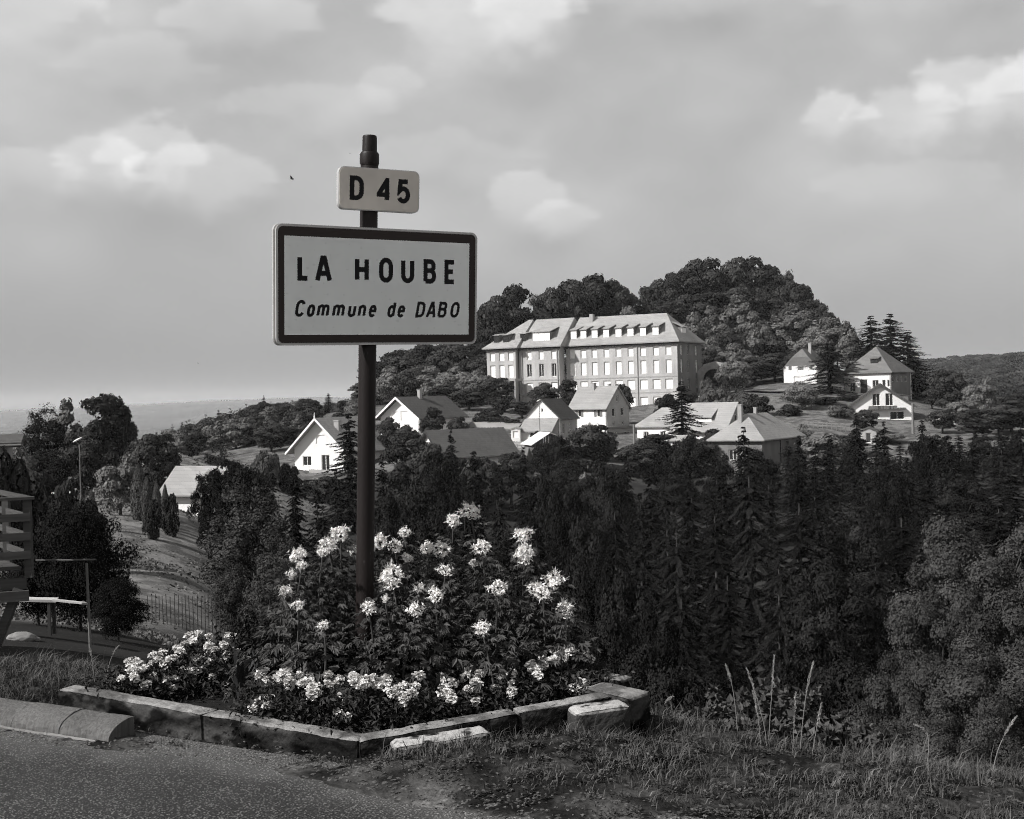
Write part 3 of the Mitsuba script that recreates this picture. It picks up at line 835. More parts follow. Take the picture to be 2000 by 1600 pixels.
rt, M, W, rk = house('two_storey_house', 'two storey house with sunlit front and shaded gable end below the long building', at(1186, 834, 222), R2(46), 8.6, 5.6, 3.3, 3.3, 'u', 'm_white', 'm_roof_mid',
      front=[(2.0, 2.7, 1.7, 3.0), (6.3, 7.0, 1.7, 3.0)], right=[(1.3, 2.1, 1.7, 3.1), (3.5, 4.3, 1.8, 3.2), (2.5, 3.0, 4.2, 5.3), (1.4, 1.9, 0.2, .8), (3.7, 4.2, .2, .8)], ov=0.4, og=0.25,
      shade_side_m='m_grey_wall', shutters=[('front', 1.45, 1.7, 3.0), ('front', 2.75, 1.7, 3.0), ('front', 5.75, 1.7, 3.0), ('front', 7.05, 1.7, 3.0)], chimneys=[(3.6, 2.4, 5.8, 7.3, .3), (6.6, 3.0, 5.8, 7.1, .2)])
an = part(rt, 'annex', mikit.ply(moved(cat(panel([(-1, -6), (9.5, -6), (9.5, -.25), (-1, -.25)], [(.6, 1.6, -2.9, -.9), (3.4, 4.9, -2.7, -.9), (6.9, 7.7, -2.6, -.9)], .3, face(np.eye(4), 0, 9.4, 'right'))), M), 'm_grey_wall'))
for h in [(.6, 1.6, -2.9, -.9), (3.4, 4.9, -2.7, -.9), (6.9, 7.7, -2.6, -.9)]:
    window(rt, face(M, 0, 9.4, 'right'), h, .3, 'pane', .12)
part(rt, 'terrace', mikit.ply(moved(bx(8.0, 9.75, -1.3, 10.0, -.247, .02), M), 'm_lane'))
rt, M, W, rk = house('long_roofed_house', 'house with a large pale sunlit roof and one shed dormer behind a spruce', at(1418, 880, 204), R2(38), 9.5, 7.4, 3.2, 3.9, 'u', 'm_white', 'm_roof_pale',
      front=[(5.6, 6.7, .6, 2.2), (7.6, 8.2, .6, 2.2), (2.5, 3.6, .6, 2.2)], right=[(3.0, 3.9, 4.2, 5.4), (1.6, 2.8, 2.0, 3.4), (4.6, 5.8, 1.6, 3.0)], ov=0.5, og=0.35, shade_side_m='m_grey_wall', chimneys=[])
dormer(rt, M, 3.4, 6.6, .9, 3.95, 5.0, 6.75, 3.45, 'm_roof_pale', 'blind', n=3)
house('outbuilding', 'low house with a lit hipped roof, mostly hidden behind the tall spruce beside the terrace', at(1322, 866, 214), R2(38), 7.5, 6.0, 2.6, 3.0, 'hip', 'm_white', 'm_roof_pale', front=[(1.2, 2.2, .6, 1.9), (4.4, 5.4, .6, 1.9)], ov=.5)
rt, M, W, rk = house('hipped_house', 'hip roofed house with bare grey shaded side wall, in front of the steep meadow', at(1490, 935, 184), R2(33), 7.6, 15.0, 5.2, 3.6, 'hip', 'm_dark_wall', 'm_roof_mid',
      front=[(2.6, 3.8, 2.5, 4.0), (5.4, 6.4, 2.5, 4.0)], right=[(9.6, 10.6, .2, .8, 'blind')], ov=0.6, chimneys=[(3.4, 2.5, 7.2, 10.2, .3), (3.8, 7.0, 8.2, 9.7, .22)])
part(rt, 'rain_pipe', mikit.ply(moved(tube([(7.68, 6.6, -2.5), (7.68, 6.6, 5.1)], .06, 6), M), 'm_soffit'))
rt, M, W, rk = house('lodge', 'narrow pale house with a clipped gable at the edge of the wooded hill', at(1597, 757, 284), R2(30), 7.4, 8.5, 4.4, 3.9, 'v', 'm_white', 'm_roof_brown',
      front=[(3.1, 4.4, 3.4, 6.0, 'blind'), (1.1, 1.8, 3.9, 4.7, 'dark'), (5.7, 6.4, 4.0, 4.8, 'dark'), (2.3, 3.6, 1.0, 2.6, 'blind')], ov=0.45, og=0.3, hipin=0.48, chimneys=[(4.6, 4.2, 7.0, 9.6, .3)])
rt, M, W, rk = house('manor', 'large house with a tall brown hipped roof and one dormer beside the tall spruces', at(1740, 772, 257), R2(38), 9.6, 10.5, 4.3, 5.2, 'hip', 'm_white', 'm_roof_brown',
      front=[(5.9, 7.2, 1.5, 3.0), (7.9, 8.6, 1.6, 3.0), (8.9, 9.4, 1.6, 3.0), (3.3, 4.9, .2, 3.2, 'dark'), (1.2, 2.4, .8, 2.6)], right=[(.8, 1.6, 2.6, 3.6), (3, 4, 2.6, 3.6), (5.2, 6.2, 2.6, 3.6), (7.6, 8.4, 2.6, 3.6)], ov=0.55, shade_side_m='m_dark_wall')
dormer(rt, M, 5.0, 6.6, 1.35, 5.9, 7.2, 7.6, 3.1, 'm_roof_brown', 'pane', n=2)
rt, M, W, rk = house('chalet', 'white chalet with a wide low gable, dark roof and wooden balcony', at(1783, 829, 231), R2(14), 10.6, 7.5, 3.4, 3.6, 'v', 'm_white', 'm_roof_dark',
      front=[(3.9, 5.2, 3.35, 5.5), (6.1, 7.4, 3.35, 5.5), (3.6, 4.8, .7, 2.2), (6.8, 9.2, .9, 2.3)], right=[(2.6, 3.6, .6, 2.4), (5.0, 6.0, .6, 2.4)], ov=0.7, og=0.55, barge='m_roof_dark', shade_side_m='m_grey_wall')
part(rt, 'balcony', mikit.ply(moved(cat(bx(3.2, 9.4, -1.15, -.003, 2.75, 2.95), bx(3.2, 8.0, -1.15, -1.07, 2.953, 3.35)), M), 'm_plank'))
for i in range(12):
    part(rt, 'baluster', mikit.ply(moved(bx(3.25 + .4 * i, 3.33 + .4 * i, -1.06, -.98, 2.953, 3.34), M), 'm_plank'))
dormer(rt, face(M, 0, 10.6, 'right'), 1.4, 3.4, 0.5, 3.6, 4.9, 5.4, 3.0, 'm_roof_dark', 'pane', label=None)
rt, M, W, rk = house('cottage', 'low white walled cottage with a pale tiled roof half hidden by dark firs', at(420, 1002, 110), R2(26), 5.2, 4.0, 1.75, 1.75, 'u', 'm_white', 'm_roof_mid', front=[(3.5, 4.3, .4, 1.3)], ov=0.55, og=.5)
rt, M, W, rk = house('low_house', 'dark eaved house at the left edge of the picture beyond the big trees', at(14, 905, 64), R2(-18), 7.0, 6.0, 0.85, 0.22, 'u', 'm_grey_wall', 'm_roof_dark', front=[(5.3, 6.3, .3, 1.1)], ov=.9, og=.7)

# ---- barn of upright boards under a bright sheet roof
def barn():
    root = 'barn'
    L(root, 'weathered board barn under a bright sheet metal roof', 'barn')
    psi = R2(-14)
    O = at(1119, 893, 194)
    w, l, e, r = 5.9, 5.5, 2.1, 1.5
    M = frame(O, psi, w)
    n = 16
    for lo, hi in ((0, 1), (1, 2)):
        for i in range(n):
            a, b = w * i / n + .02, w * (i + 1) / n - .02
            tp = lambda u: e + r * (1 - abs(u - w * .42) / (w * (.42 if u < w * .42 else .58)))   # noqa: E731
            if lo == 0:
                pl = Polygon([(a, -1), (b, -1), (b, 1.35), (a, 1.35)])
            else:
                pl = Polygon([(a, 1.40), (b, 1.40), (b, tp(b)), (a, tp(a))])
            m = extrude(pl, .05)
            m.apply_transform(M @ np.array([[1, 0, 0, 0], [0, 0, 1, -.03 * ((i * 7) % 3) / 3 - (.06 if lo else 0)], [0, 1, 0, 0], [0, 0, 0, 1.0]]))
            part(root, 'plank', mikit.ply(m, 'm_plank' if lo else 'm_wood'))
    part(root, 'wall', mikit.ply(moved(cat(bx(.05, .2, .05, l, -1, e), bx(w - .2, w - .05, .05, l, -1, e), bx(.2, w - .2, .06, .2, -1, e)), M), 'm_dark_wall'))
    q = Polygon([(-.4, e - .18), (w * .42, e + r + .02), (w * .42, e + r + .10), (-.4, e - .08)])
    q2 = Polygon([(w * .42 + .003, e + r + .02), (w + .5, e - .2), (w + .5, e - .1), (w * .42 + .003, e + r + .10)])
    for k, qq in enumerate((q, q2)):
        m = extrude(qq, l + .8)
        m.apply_transform(M @ np.array([[1, 0, 0, 0], [0, 0, 1, -.4], [0, 1, 0, 0], [0, 0, 0, 1.0]]))
        part(root, 'roof', mikit.ply(m, 'm_metal_roof'))


barn()


# ---- the stone arch at the foot of the hill
def stone_arch():
    root = 'stone_arch'
    L(root, 'rough stone arch with a dark opening right of the long building', 'arch')
    M = frame(at(1424, 757, 276), R2(16), 6.2)
    rng = np.random.default_rng(12)
    cx, r0, r1, zb = 3.1, 2.25, 3.0, 1.7
    op = unary_union([Point(cx, zb).buffer(r0, quad_segs=10), sbox(cx - r0, -3, cx + r0, zb)])
    out = Polygon([(-.3, -3), (6.5, -3), (6.6, 3.9), (5.4, 5.1), (3.4, 5.5), (1.2, 5.0), (-.3, 3.6)]).difference(op)
    m = extrude(out, .8)
    m.apply_transform(M @ _axes)
    m.invert()
    part(root, 'wall', mikit.ply(m, 'm_stone'))
    part(root, 'back', mikit.ply(moved(bx(.4, 5.8, 2.2, 2.5, -3, 4.2), M), 'm_soil'))
    for i in range(13):
        a0, a1 = np.radians(180 - i * 180 / 13 - 1), np.radians(180 - (i + 1) * 180 / 13 + 1)
        k = r1 + rng.uniform(-.1, .2)
        q = Polygon([(cx + r * math.cos(a), zb + r * math.sin(a)) for r, a in ((r0 - .03, a0), (k, a0), (k, a1), (r0 - .03, a1))])
        m = extrude(q, .5)
        m.apply_transform(M @ _axes)
        m.invert()
        m.apply_translation(-M[:3, 1] * rng.uniform(.12, .24))
        part(root, 'arch_stone', mikit.ply(m, 'm_stone'))


stone_arch()

# ---- garden walls, hedges, poles, lane
def strip(points, width, lift, thick=None):
    P = np.array(points)
    P2 = []
    for a, b in zip(P[:-1], P[1:]):
        for t in np.linspace(0, 1, 9)[:-1]:
            P2.append(a + (b - a) * t)
    P2.append(P[-1])
    P = np.array(P2)
    d = np.gradient(P[:, :2], axis=0)
    d /= np.linalg.norm(d, axis=1, keepdims=True)
    s = np.c_[-d[:, 1], d[:, 0]] * width / 2
    a, b = P[:, :2] - s, P[:, :2] + s
    v = np.vstack([np.c_[a, H(a[:, 0], a[:, 1]) + lift], np.c_[b, H(b[:, 0], b[:, 1]) + lift]])
    n = len(P)
    i = np.arange(n - 1)
    return v, np.stack([i, i + 1, n + i + 1, n + i], 1)


def spot(px, D):
    x = at(px, 800, D)[0]
    return np.array([x, D, H(x, D)[0]])


struct('village_lane', mikit.ply(strip([spot(1365, 270), spot(1430, 268), spot(1500, 266), spot(1560, 266), spot(1640, 262)], 5.0, 0.25), 'm_lane'), 'pale lane along the slope below the wooded hill')


def low_wall(name, label, a, b, h, t, m):
    A, B = spot(*a), spot(*b)
    key = new(name)
    d = (B - A)[:2]
    ln = np.linalg.norm(d)
    d /= ln
    n = max(1, int(ln / 2.5))
    ms = []
    for i in range(n):
        p = A + (B - A) * i / n
        q = A + (B - A) * (i + 1) / n
        z = max(H(p[0], p[1])[0], H(q[0], q[1])[0])
        ms.append(bar((p[0], p[1], z + h / 2 - .6), (q[0], q[1], z + h / 2 - .6 + .001 * i), t, h + 1.2))
        ms.append(bar((p[0], p[1], z + h + .05), (q[0], q[1], z + h + .051), t + .12, .1))
    scene[key] = mikit.ply(cat(*ms), m)
    L(key, label, 'wall')


low_wall('garden_wall', 'low pale garden wall left of the board barn', (998, 206), (1040, 204), .75, .3, 'm_grey_wall')
low_wall('garden_wall', 'long low wall at the foot of the trees left of the small white gable', (918, 232), (1018, 228), .7, .3, 'm_grey_wall')
low_wall('garden_wall', 'pale retaining wall below the board barn', (1040, 186), (1140, 184), .5, .4, 'm_lane')
low_wall('garden_wall', 'short white wall right of the chalet', (1835, 226), (1880, 226), .8, .3, 'm_white')


def hedge(name, label, a, b, h, t, tone, leaf=0.3, n=2600):
    rng = np.random.default_rng(len(scene))
    A, B = spot(*a), spot(*b)
    u = rng.random(n)
    P = A + (B - A) * u[:, None]
    d = (B - A)[:2] / np.linalg.norm((B - A)[:2])
    s = rng.uniform(-1, 1, n) * t / 2
    z = rng.random(n) ** 0.6
    P[:, 0] += -d[1] * s
    P[:, 1] += d[0] * s
    P[:, 2] = H(P[:, 0], P[:, 1]) + z * h * (0.85 + 0.3 * meshkit.noise(np.c_[u * 9, u * 0, u * 0], 3)) - .1
    key = new(name)
    scene[key] = leafy(quads(P, np.c_[-d[1] * s, d[0] * s, z * .6] + rng.normal(size=(n, 3)) * .5, leaf, rng, .7, np.full(n, tone)))
    L(key, label, 'hedge')


hedge('hedge', 'long dark hedge on the bank below the board barn', (1062, 190), (1142, 188), 1.3, 1.2, 0.035)
hedge('hedge', 'dark hedge in the pale meadow left of the white gabled house', (402, 168), (478, 166), 1.5, 1.4, 0.032)
hedge('hedge', 'hedge along the wall below the long building', (925, 236), (1015, 232), 1.4, 1.2, 0.04)


def pole(name, label, category, px, top, D, r, m, head=None):
    x, _, zt = at(px, top, D)
    z = H(x, D)[0]
    key = new(name)
    L(key, label, category)
    part(key, 'shaft', mikit.ply(tube([(x, D, z - .5), (x, D, zt)], [r * 1.2, r], 8), m))
    if head == 'lamp':
        part(key, 'arm', mikit.ply(tube([(x, D, zt - .04), (x - .25, D - .05, zt + .22)], [r * .8, r * .6], 6), m))
        hd = trimesh.creation.icosphere(2, 1.0)
        hd.apply_scale((.34, .14, .07))
        hd.apply_transform(trimesh.transformations.rotation_matrix(-.45, [0, 1, 0]))
        hd.apply_translation((x - .1, D - .05, zt + .30))
        part(key, 'lamp_head', mikit.ply(hd, 'm_trim', smooth=True))
    if head == 'cross':
        part(key, 'crossarm', mikit.ply(bar((x - .9, D, zt - .3), (x + .9, D, zt - .3), .1, .1), m))
    return key


pole('street_lamp', 'slim street lamp with a pale head before the dark trees at the left', 'street lamp', 155, 868, 88, .035, 'm_dark_wall', 'lamp')
pole('street_lamp', 'thin grey lamp post in front of the small white gable', 'street lamp', 1053, 786, 208, .05, 'm_dark_wall', 'lamp')
pole('utility_pole', 'tall pale pole beside the terrace of the two storey house', 'pole', 1238, 829, 205, .16, 'm_lane')
pole('utility_pole', 'tall pale pole in front of the right corner of the chalet', 'pole', 1782, 788, 215, .19, 'm_lane')

# ---- small white hut by the chalet
rt, M, W, rk = house('garden_hut', 'small white flat hut beside the chalet', at(1850, 828, 229), R2(10), 2.6, 2.2, 1.6, .25, 'v', 'm_white', 'm_white', front=[(.9, 1.6, -.3, 1.3, 'blind')], ov=.15, og=.15)

house('garden_hut', 'tiny white garage left of the small white gabled house', at(1016, 853, 213), R2(12), 1.5, 2.4, 1.1, .2, 'v', 'm_white', 'm_roof_mid', front=[(.3, 1.2, -.2, .9, 'blind')], ov=.12, og=.1)
house('garden_shed', 'small grey garden shed under the tree below the chalet', at(1712, 862, 205), R2(24), 2.4, 2.0, 1.5, .5, 'v', 'm_grey_wall', 'm_roof_dark', front=[(.8, 1.6, -.2, 1.3, 'dark')], ov=.2, og=.15)
house('garden_shed', 'pale wooden shed left of the hip roofed house', at(1342, 884, 190), R2(30), 2.8, 2.2, 1.6, .6, 'u', 'm_white', 'm_roof_mid', front=[(.5, 1.3, .3, 1.1)], ov=.2, og=.15)


def rail_fence(label, a, b, n):
    root = new('garden_fence')
    L(root, label, 'fence')
    A, B = spot(*a), spot(*b)
    tops = []
    for i in range(n + 1):
        p = lerp3(A, B, i / n)
        z = H(p[0], p[1])[0]
        part(root, 'fence_post', mikit.ply(bar((p[0], p[1], z - .3), (p[0], p[1], z + 1.15), .12, .12), 'm_lane'))
        tops.append(np.array([p[0], p[1] - .08, z]))
    for h in (.55, 1.0):
        for p, q in zip(tops[:-1], tops[1:]):
            part(root, 'rail', mikit.ply(bar(p + [0, 0, h], q + [0, 0, h], .05, .12), 'm_lane'))


def lerp3(a, b, t):
    return a + (b - a) * t


rail_fence('pale rail fence on the bank below the lane', (1505, 250), (1590, 246), 9)
rail_fence('pale rail fence in front of the small white gabled house', (1000, 202), (1068, 200), 8)
rail_fence('rail fence along the meadow left of the chalet', (1570, 222), (1660, 218), 10)

# ---- far birds
def bird(px, py, D, span, yaw, bank, label):
    root = new('bird')
    L(root, label, 'bird', 'birds in the sky')
    C = at(px, py, D)
    body = trimesh.creation.revolve(np.array([(0, -.5), (.05, -.46), (.10, -.3), (.12, -.05), (.10, .2), (.06, .36), (.07, .42), (.05, .5), (0, .55)]) * span * .42, sections=10)
    body.apply_transform(trimesh.transformations.rotation_matrix(math.pi / 2, [1, 0, 0]))
    R = trimesh.transformations.euler_matrix(0, bank, yaw)
    R[:3, 3] = C
    part(root, 'body', mikit.ply(moved(body, R), 'm_soffit', smooth=True))
    for s in (-1, 1):
        wing = Polygon([(0, .10), (.22, .13), (.5, -.06), (.34, -.03), (.2, -.08), (0, -.10)])
        m = extrude(affinity.scale(wing, s * span, span, origin=(0, 0)), .012 * span)
        m.apply_transform(trimesh.transformations.rotation_matrix(-s * .28, [0, 1, 0]))
        part(root, 'wing', mikit.ply(moved(m, R), 'm_soffit'))


bird(570, 349, 42, .30, 1.3, .5, 'small dark bird flying left of the road number plate')
bird(684, 300, 60, .17, .4, .2, 'tiny dark bird close to the top of the post')
bird(388, 710, 90, .22, .9, .2, 'tiny dark bird low over the trees at the left')
# ------------------------------------------------------------------ road, verge, kerb
RA, RD, RN = np.array([-2.53, 6.46]), np.array([0.857, -0.516]), np.array([0.516, 0.857])


PC_ = (-.725, 5.90)


def verge_h(x, y):
    x, y = np.asarray(x, float), np.asarray(y, float)
    s = road_side(x, y, np.exp)
    P = np.stack([x, y, x * 0], -1)
    n1, n2, n3 = meshkit.fbm(P * 2.1, 3, 31) - .5, meshkit.fbm(P * 9, 3, 32) - .5, meshkit.fbm(P * 34, 2, 33) - .5
    lift = np.clip((s - 0.03 + 0.22 * n1 + 0.10 * n2) / 0.24, -1, 1)
    mound = 0.06 * np.exp(-((x - .15) / .75) ** 2 - ((y - 5.75) / .32) ** 2)
    z = H(x.ravel(), y.ravel()).reshape(x.shape) + 0.022 * lift + mound + np.clip(s * 1.5, 0, 1) * (0.05 * n1 + 0.05 * n2) + 0.014 * n3 * np.clip(s * 4 + .5, 0, 1)
    wl = np.where(x < PC_[0], PC_[1] + (x - PC_[0]) * -.5934, PC_[1] + (x - PC_[0]) * .3717) - y
    z = z - 0.045 * np.exp(-(np.clip(wl, -.3, 9) / .22) ** 2) * (x > -2.6) * (x < .75) * (wl > -.3)
    edge = np.clip(np.maximum(np.maximum(-3.9 - x, x - 2.5) / .3, np.maximum(y - 9.0, 0) / .4), 0, 1)
    return z - 0.06 * np.clip((x - .2) / .7, 0, 1) - 0.14 * edge - np.where(s < -0.12, 0.03, 0)


def verge():
    xs, ys = np.arange(-4.2, 2.81, 0.022), np.arange(3.6, 9.41, 0.022)
    X, Y = np.meshgrid(xs, ys)
    keep = road_side(X, Y, np.exp) > -0.45
    Z = verge_h(X, Y)
    n = len(xs)
    i, j = np.meshgrid(np.arange(len(ys) - 1), np.arange(n - 1), indexing='ij')
    q = np.stack([i * n + j, i * n + j + 1, (i + 1) * n + j + 1, (i + 1) * n + j], -1)
    q = q[keep[:-1, :-1]]
    return np.stack([X, Y, Z], -1).reshape(-1, 3), q.reshape(-1, 4)


struct('verge', mikit.ply(verge(), 'm_dirt', smooth=True), 'earth verge between the road and the flower bed')
_t = np.linspace(-40, 40, 81)
_e = RA + RD * _t[:, None] + RN * 0.36
_b = RA + RD * _t[:, None] - RN * 6.0
_v = np.vstack([np.c_[_b, _t * 0], np.c_[_e, _t * 0]])
_i = np.arange(80)
struct('road', mikit.ply((_v, np.stack([_i, _i + 1, 81 + _i + 1, 81 + _i], 1)), 'm_asphalt'), 'dark coarse asphalt road in the foreground')


def rough_block(a, b, w, h, seed, amp=0.009, cell=0.035, shift=0.0, chamfer=0.012, below=0.16):
    """A worn concrete block from a to b (tops of its outer edge); w is its width to the left of a -> b, h its height above the ground."""
    a, b = np.asarray(a, float), np.asarray(b, float)
    ln = np.linalg.norm((b - a)[:2])
    d = np.array([(b - a)[0], (b - a)[1], 0]) / ln
    s = np.array([-d[1], d[0], 0])
    m = trimesh.creation.box((ln, w, h + below))
    m.apply_translation((ln / 2, w / 2, -(h + below) / 2))
    v, f = trimesh.remesh.subdivide_to_size(m.vertices, m.faces, cell)
    v = v.copy()
    c = np.array([ln / 2, w / 2, -(h + below) / 2])
    hd = np.array([ln / 2, w / 2, (h + below) / 2])
    q = (v - c)
    e = np.minimum(hd - np.abs(q), chamfer * 3)                 # distance to each pair of faces
    near = np.clip(1 - e / (chamfer * 2.2), 0, 1)
    pull = np.stack([near[:, 1] + near[:, 2], near[:, 0] + near[:, 2], near[:, 0] + near[:, 1]], -1)
    q = q - np.sign(q) * np.where(near > .99, 1, 0) * np.clip(pull, 0, 1) * chamfer * 0.8
    v = q + c
    P = a + v[:, :1] * d + v[:, 1:2] * s + v[:, 2:3] * np.array([0, 0, 1.0])
    P[:, 2] += (b - a)[2] * v[:, 0] / ln
    P += amp * 2 * (np.stack([meshkit.fbm(P * 11 + k * 7, 3, seed + k) for k in range(3)], -1) - .5) + amp * .8 * (meshkit.fbm(P * 45, 2, seed + 9)[:, None] - .5)
    return trimesh.Trimesh(P, f, process=False)


def kerb():
    p0, p1 = gp(212, 1453), gp(0, 1420)
    d = unit((p1 - p0)[None])[0]
    nrm = np.array([-d[1], d[0], 0])
    if nrm[1] < 0:
        nrm = -nrm
    w = 0.165
    prof = [(0, -.03), (0, .012)] + [(w * (1 - math.cos(t)) , .012 + .085 * math.sin(t)) for t in np.linspace(.15, 1.45, 9)] + [(w, .094), (w, -.03)]
    ln = 0.345
    names = ['last kerb stone of the row, its open end beside the flower bed wall', 'rounded kerb stone, second from the open end of the row', 'rounded kerb stone at the left picture edge, third from the open end', 'kerb stone beyond the left picture edge']
    for k in range(4):
        m = extrude(Polygon(prof), ln - .007)
        m.vertices = m.vertices[:, [2, 0, 1]]
        v, f = trimesh.remesh.subdivide_to_size(m.vertices, m.faces, .05)
        P = p0 + d * (v[:, :1] + k * ln) + nrm * v[:, 1:2] + np.array([0, 0, 1.0]) * v[:, 2:3]
        P[:, 2] += .004 * (k % 2)
        P = P + .007 * (np.stack([meshkit.fbm(P * 12 + j * 5, 3, 60 + k + j) for j in range(3)], -1) - .5)
        key = new('kerb_stone')
        scene[key] = mikit.ply(trimesh.Trimesh(P, f, process=False), 'm_kerb', smooth=35)
        L(key, names[k], 'kerb stone')
    a, b = gp(225, 1458) , gp(-60, 1414)
    g2 = rough_block((b[0], b[1], .012), (a[0], a[1], .012), .035, .01, 3, .006, .05)
    struct('gutter', mikit.ply(g2, 'm_lane'), 'pale gutter edge in front of the kerb')


kerb()

# ------------------------------------------------------------------ the walled flower bed
PL, PC, PR = np.array([-2.41, 6.90, .14]), np.array([-.725, 5.90, .082]), np.array([.62, 6.40, .165])


def lerp(a, b, t):
    return a + (b - a) * t


def planter():
    root = 'flower_bed'
    L(root, 'low moss stained concrete wall enclosing the flower bed around the sign post', 'flower bed wall')
    inr = np.array([-.374, .927, 0])
    cuts = [0, .52, 1.0]
    for i in range(2):
        a, b = lerp(PL, PC, cuts[i] + .0006), lerp(PL, PC, cuts[i + 1] - .0006)
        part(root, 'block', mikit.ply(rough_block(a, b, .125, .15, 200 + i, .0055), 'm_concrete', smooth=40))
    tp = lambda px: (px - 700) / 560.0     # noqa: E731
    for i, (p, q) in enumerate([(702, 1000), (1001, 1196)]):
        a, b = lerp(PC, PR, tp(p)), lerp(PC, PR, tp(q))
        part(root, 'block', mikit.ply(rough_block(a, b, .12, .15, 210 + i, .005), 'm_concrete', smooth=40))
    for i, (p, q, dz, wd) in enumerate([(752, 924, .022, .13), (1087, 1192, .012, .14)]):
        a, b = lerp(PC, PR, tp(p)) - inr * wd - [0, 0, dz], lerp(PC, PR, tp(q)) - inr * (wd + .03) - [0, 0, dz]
        key = part(root, 'block', mikit.ply(rough_block(a, b, wd + .028, .13, 220 + i, .007), 'm_sunlit_top', smooth=40))
        L(key, 'projecting block with sunlight painted into its pale top')
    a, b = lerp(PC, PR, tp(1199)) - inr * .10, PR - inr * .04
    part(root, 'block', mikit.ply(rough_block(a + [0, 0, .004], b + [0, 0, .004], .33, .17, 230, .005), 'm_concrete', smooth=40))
    part(root, 'block', mikit.ply(rough_block((.585, 6.72, .165), (.22, 7.02, .165), .13, .15, 231, .005), 'm_concrete', smooth=40))
    poly = Polygon([(-2.30, 6.97), (-.72, 6.03), (.50, 6.52), (.40, 6.95), (-.2, 7.5), (-1.9, 7.6)])
    m = extrude(poly, .2)
    m.apply_translation((0, 0, -.15))
    part(root, 'soil', mikit.ply(m, 'm_soil'))


planter()

# ------------------------------------------------------------------ the sign
def arc(cx, cy, rx, ry, a0, a1, n=22):
    t = np.radians(np.linspace(a0, a1, n))
    return [(cx + rx * math.cos(k), cy + ry * math.sin(k)) for k in t]


def glyph(c):
    """(strokes, width) in units of the capital height."""
    w = .50
    G = {
        'L': ([[(0, 1), (0, 0), (.44, 0)]], .44),
        'A': ([[(-.02, -.08), (.26, 1.12)], [(.30, 1.12), (.58, -.08)], [(.08, .26), (.48, .26)]], .56),
        'H': ([[(0, 0), (0, 1)], [(.50, 0), (.50, 1)], [(0, .5), (.5, .5)]], .50),
        'O': ([arc(.27, .68, .27, .32, 0, 180) + arc(.27, .32, .27, .32, 180, 360) + [(.54, .68)]], .54),
        'U': ([[(0, 1), (0, .28)] + arc(.25, .28, .25, .28, 180, 360) + [(.5, 1)]], .50),
        'B': ([[(0, 0), (0, 1), (.26, 1)] + arc(.26, .77, .20, .23, 90, -90) + [(0, .54)], [(.26, .54)] + arc(.27, .27, .22, .27, 90, -90) + [(0, 0)]], .48),
        'E': ([[(.44, 1), (0, 1), (0, 0), (.44, 0)], [(0, .52), (.38, .52)]], .44),
        'D': ([[(0, 0), (0, 1), (.20, 1)] + arc(.20, .68, .30, .32, 90, 0) + arc(.20, .32, .30, .32, 0, -90) + [(0, 0)]], .50),
        'C': ([arc(.26, .70, .26, .30, 20, 180) + arc(.26, .30, .26, .30, 180, 340)], .52),
        '4': ([[(.42, 0), (.42, 1), (0, .30), (.0, .26), (.56, .26)]], .56),
        '5': ([[(.46, 1), (.06, 1), (.02, .53)] + arc(.22, .32, .26, .32, 130, -150)], .50),
        'o': ([arc(.2, .46, .2, .24, 0, 180) + arc(.2, .24, .2, .24, 180, 360) + [(.4, .46)]], .40),
        'm': ([[(0, 0), (0, .70)], [(0, .48)] + arc(.155, .50, .155, .20, 180, 0) + [(.31, 0)], [(.31, .48)] + arc(.465, .50, .155, .20, 180, 0) + [(.62, 0)]], .62),
        'n': ([[(0, 0), (0, .70)], [(0, .46)] + arc(.19, .48, .19, .22, 180, 0) + [(.38, 0)]], .38),
        'u': ([[(.38, 0), (.38, .70)], [(0, .70), (0, .22)] + arc(.19, .22, .19, .22, 180, 360)], .38),
        'e': ([[(0, .37), (.40, .37), (.40, .46)] + arc(.2, .46, .2, .24, 0, 180) + [(0, .24)] + arc(.2, .24, .2, .24, 180, 325)], .40),
        'd': ([[(.40, 1), (.40, 0)], arc(.2, .46, .2, .24, 0, 180) + arc(.2, .24, .2, .24, 180, 360) + [(.4, .46)]], .40),
    }
    return G[c]


def lettering(items, sw, shear=0.0):
    """items: (character, left edge, total width, baseline, height); sw is the stroke width in metres."""
    out = []
    for c, x, tw, y, h in items:
        st, w = glyph(c)
        k = sw / h
        xs = (tw / h - k) / w
        shp = [LineString([(k / 2 + a * xs, k / 2 + b * (1 - k)) for a, b in s]).buffer(k / 2, cap_style='flat', join_style='mitre', mitre_limit=2.5, quad_segs=4) for s in st]
        q = unary_union(shp).intersection(sbox(-1, 0, 3, 1))
        out.append(affinity.affine_transform(q, [h, shear * h, 0, h, x, y]))
    return unary_union(out)


def rrect(w, h, r):
    return sbox(-w / 2 + r, -h / 2 + r, w / 2 - r, h / 2 - r).buffer(r, quad_segs=8)


def board_frame(center, yaw, pitch, roll):
    cy, sy, cp, sp, cr, sr = math.cos(yaw), math.sin(yaw), math.cos(pitch), math.sin(pitch), math.cos(roll), math.sin(roll)
    R = np.array([[cy, -sy, 0], [sy, cy, 0], [0, 0, 1]]) @ np.array([[1, 0, 0], [0, cp, -sp], [0, sp, cp]]) @ np.array([[cr, 0, sr], [0, 1, 0], [-sr, 0, cr]])
    M = np.eye(4)
    # local x right, local y up, local z towards the viewer
    M[:3, 0], M[:3, 1], M[:3, 2], M[:3, 3] = R @ [1, 0, 0], R @ [0, 0, 1], R @ [0, -1, 0], center
    return M


def lay(poly, z0, z1, M):
    m = extrude(poly, z1 - z0)
    m.apply_translation((0, 0, z0))
    m.apply_transform(M)
    return m


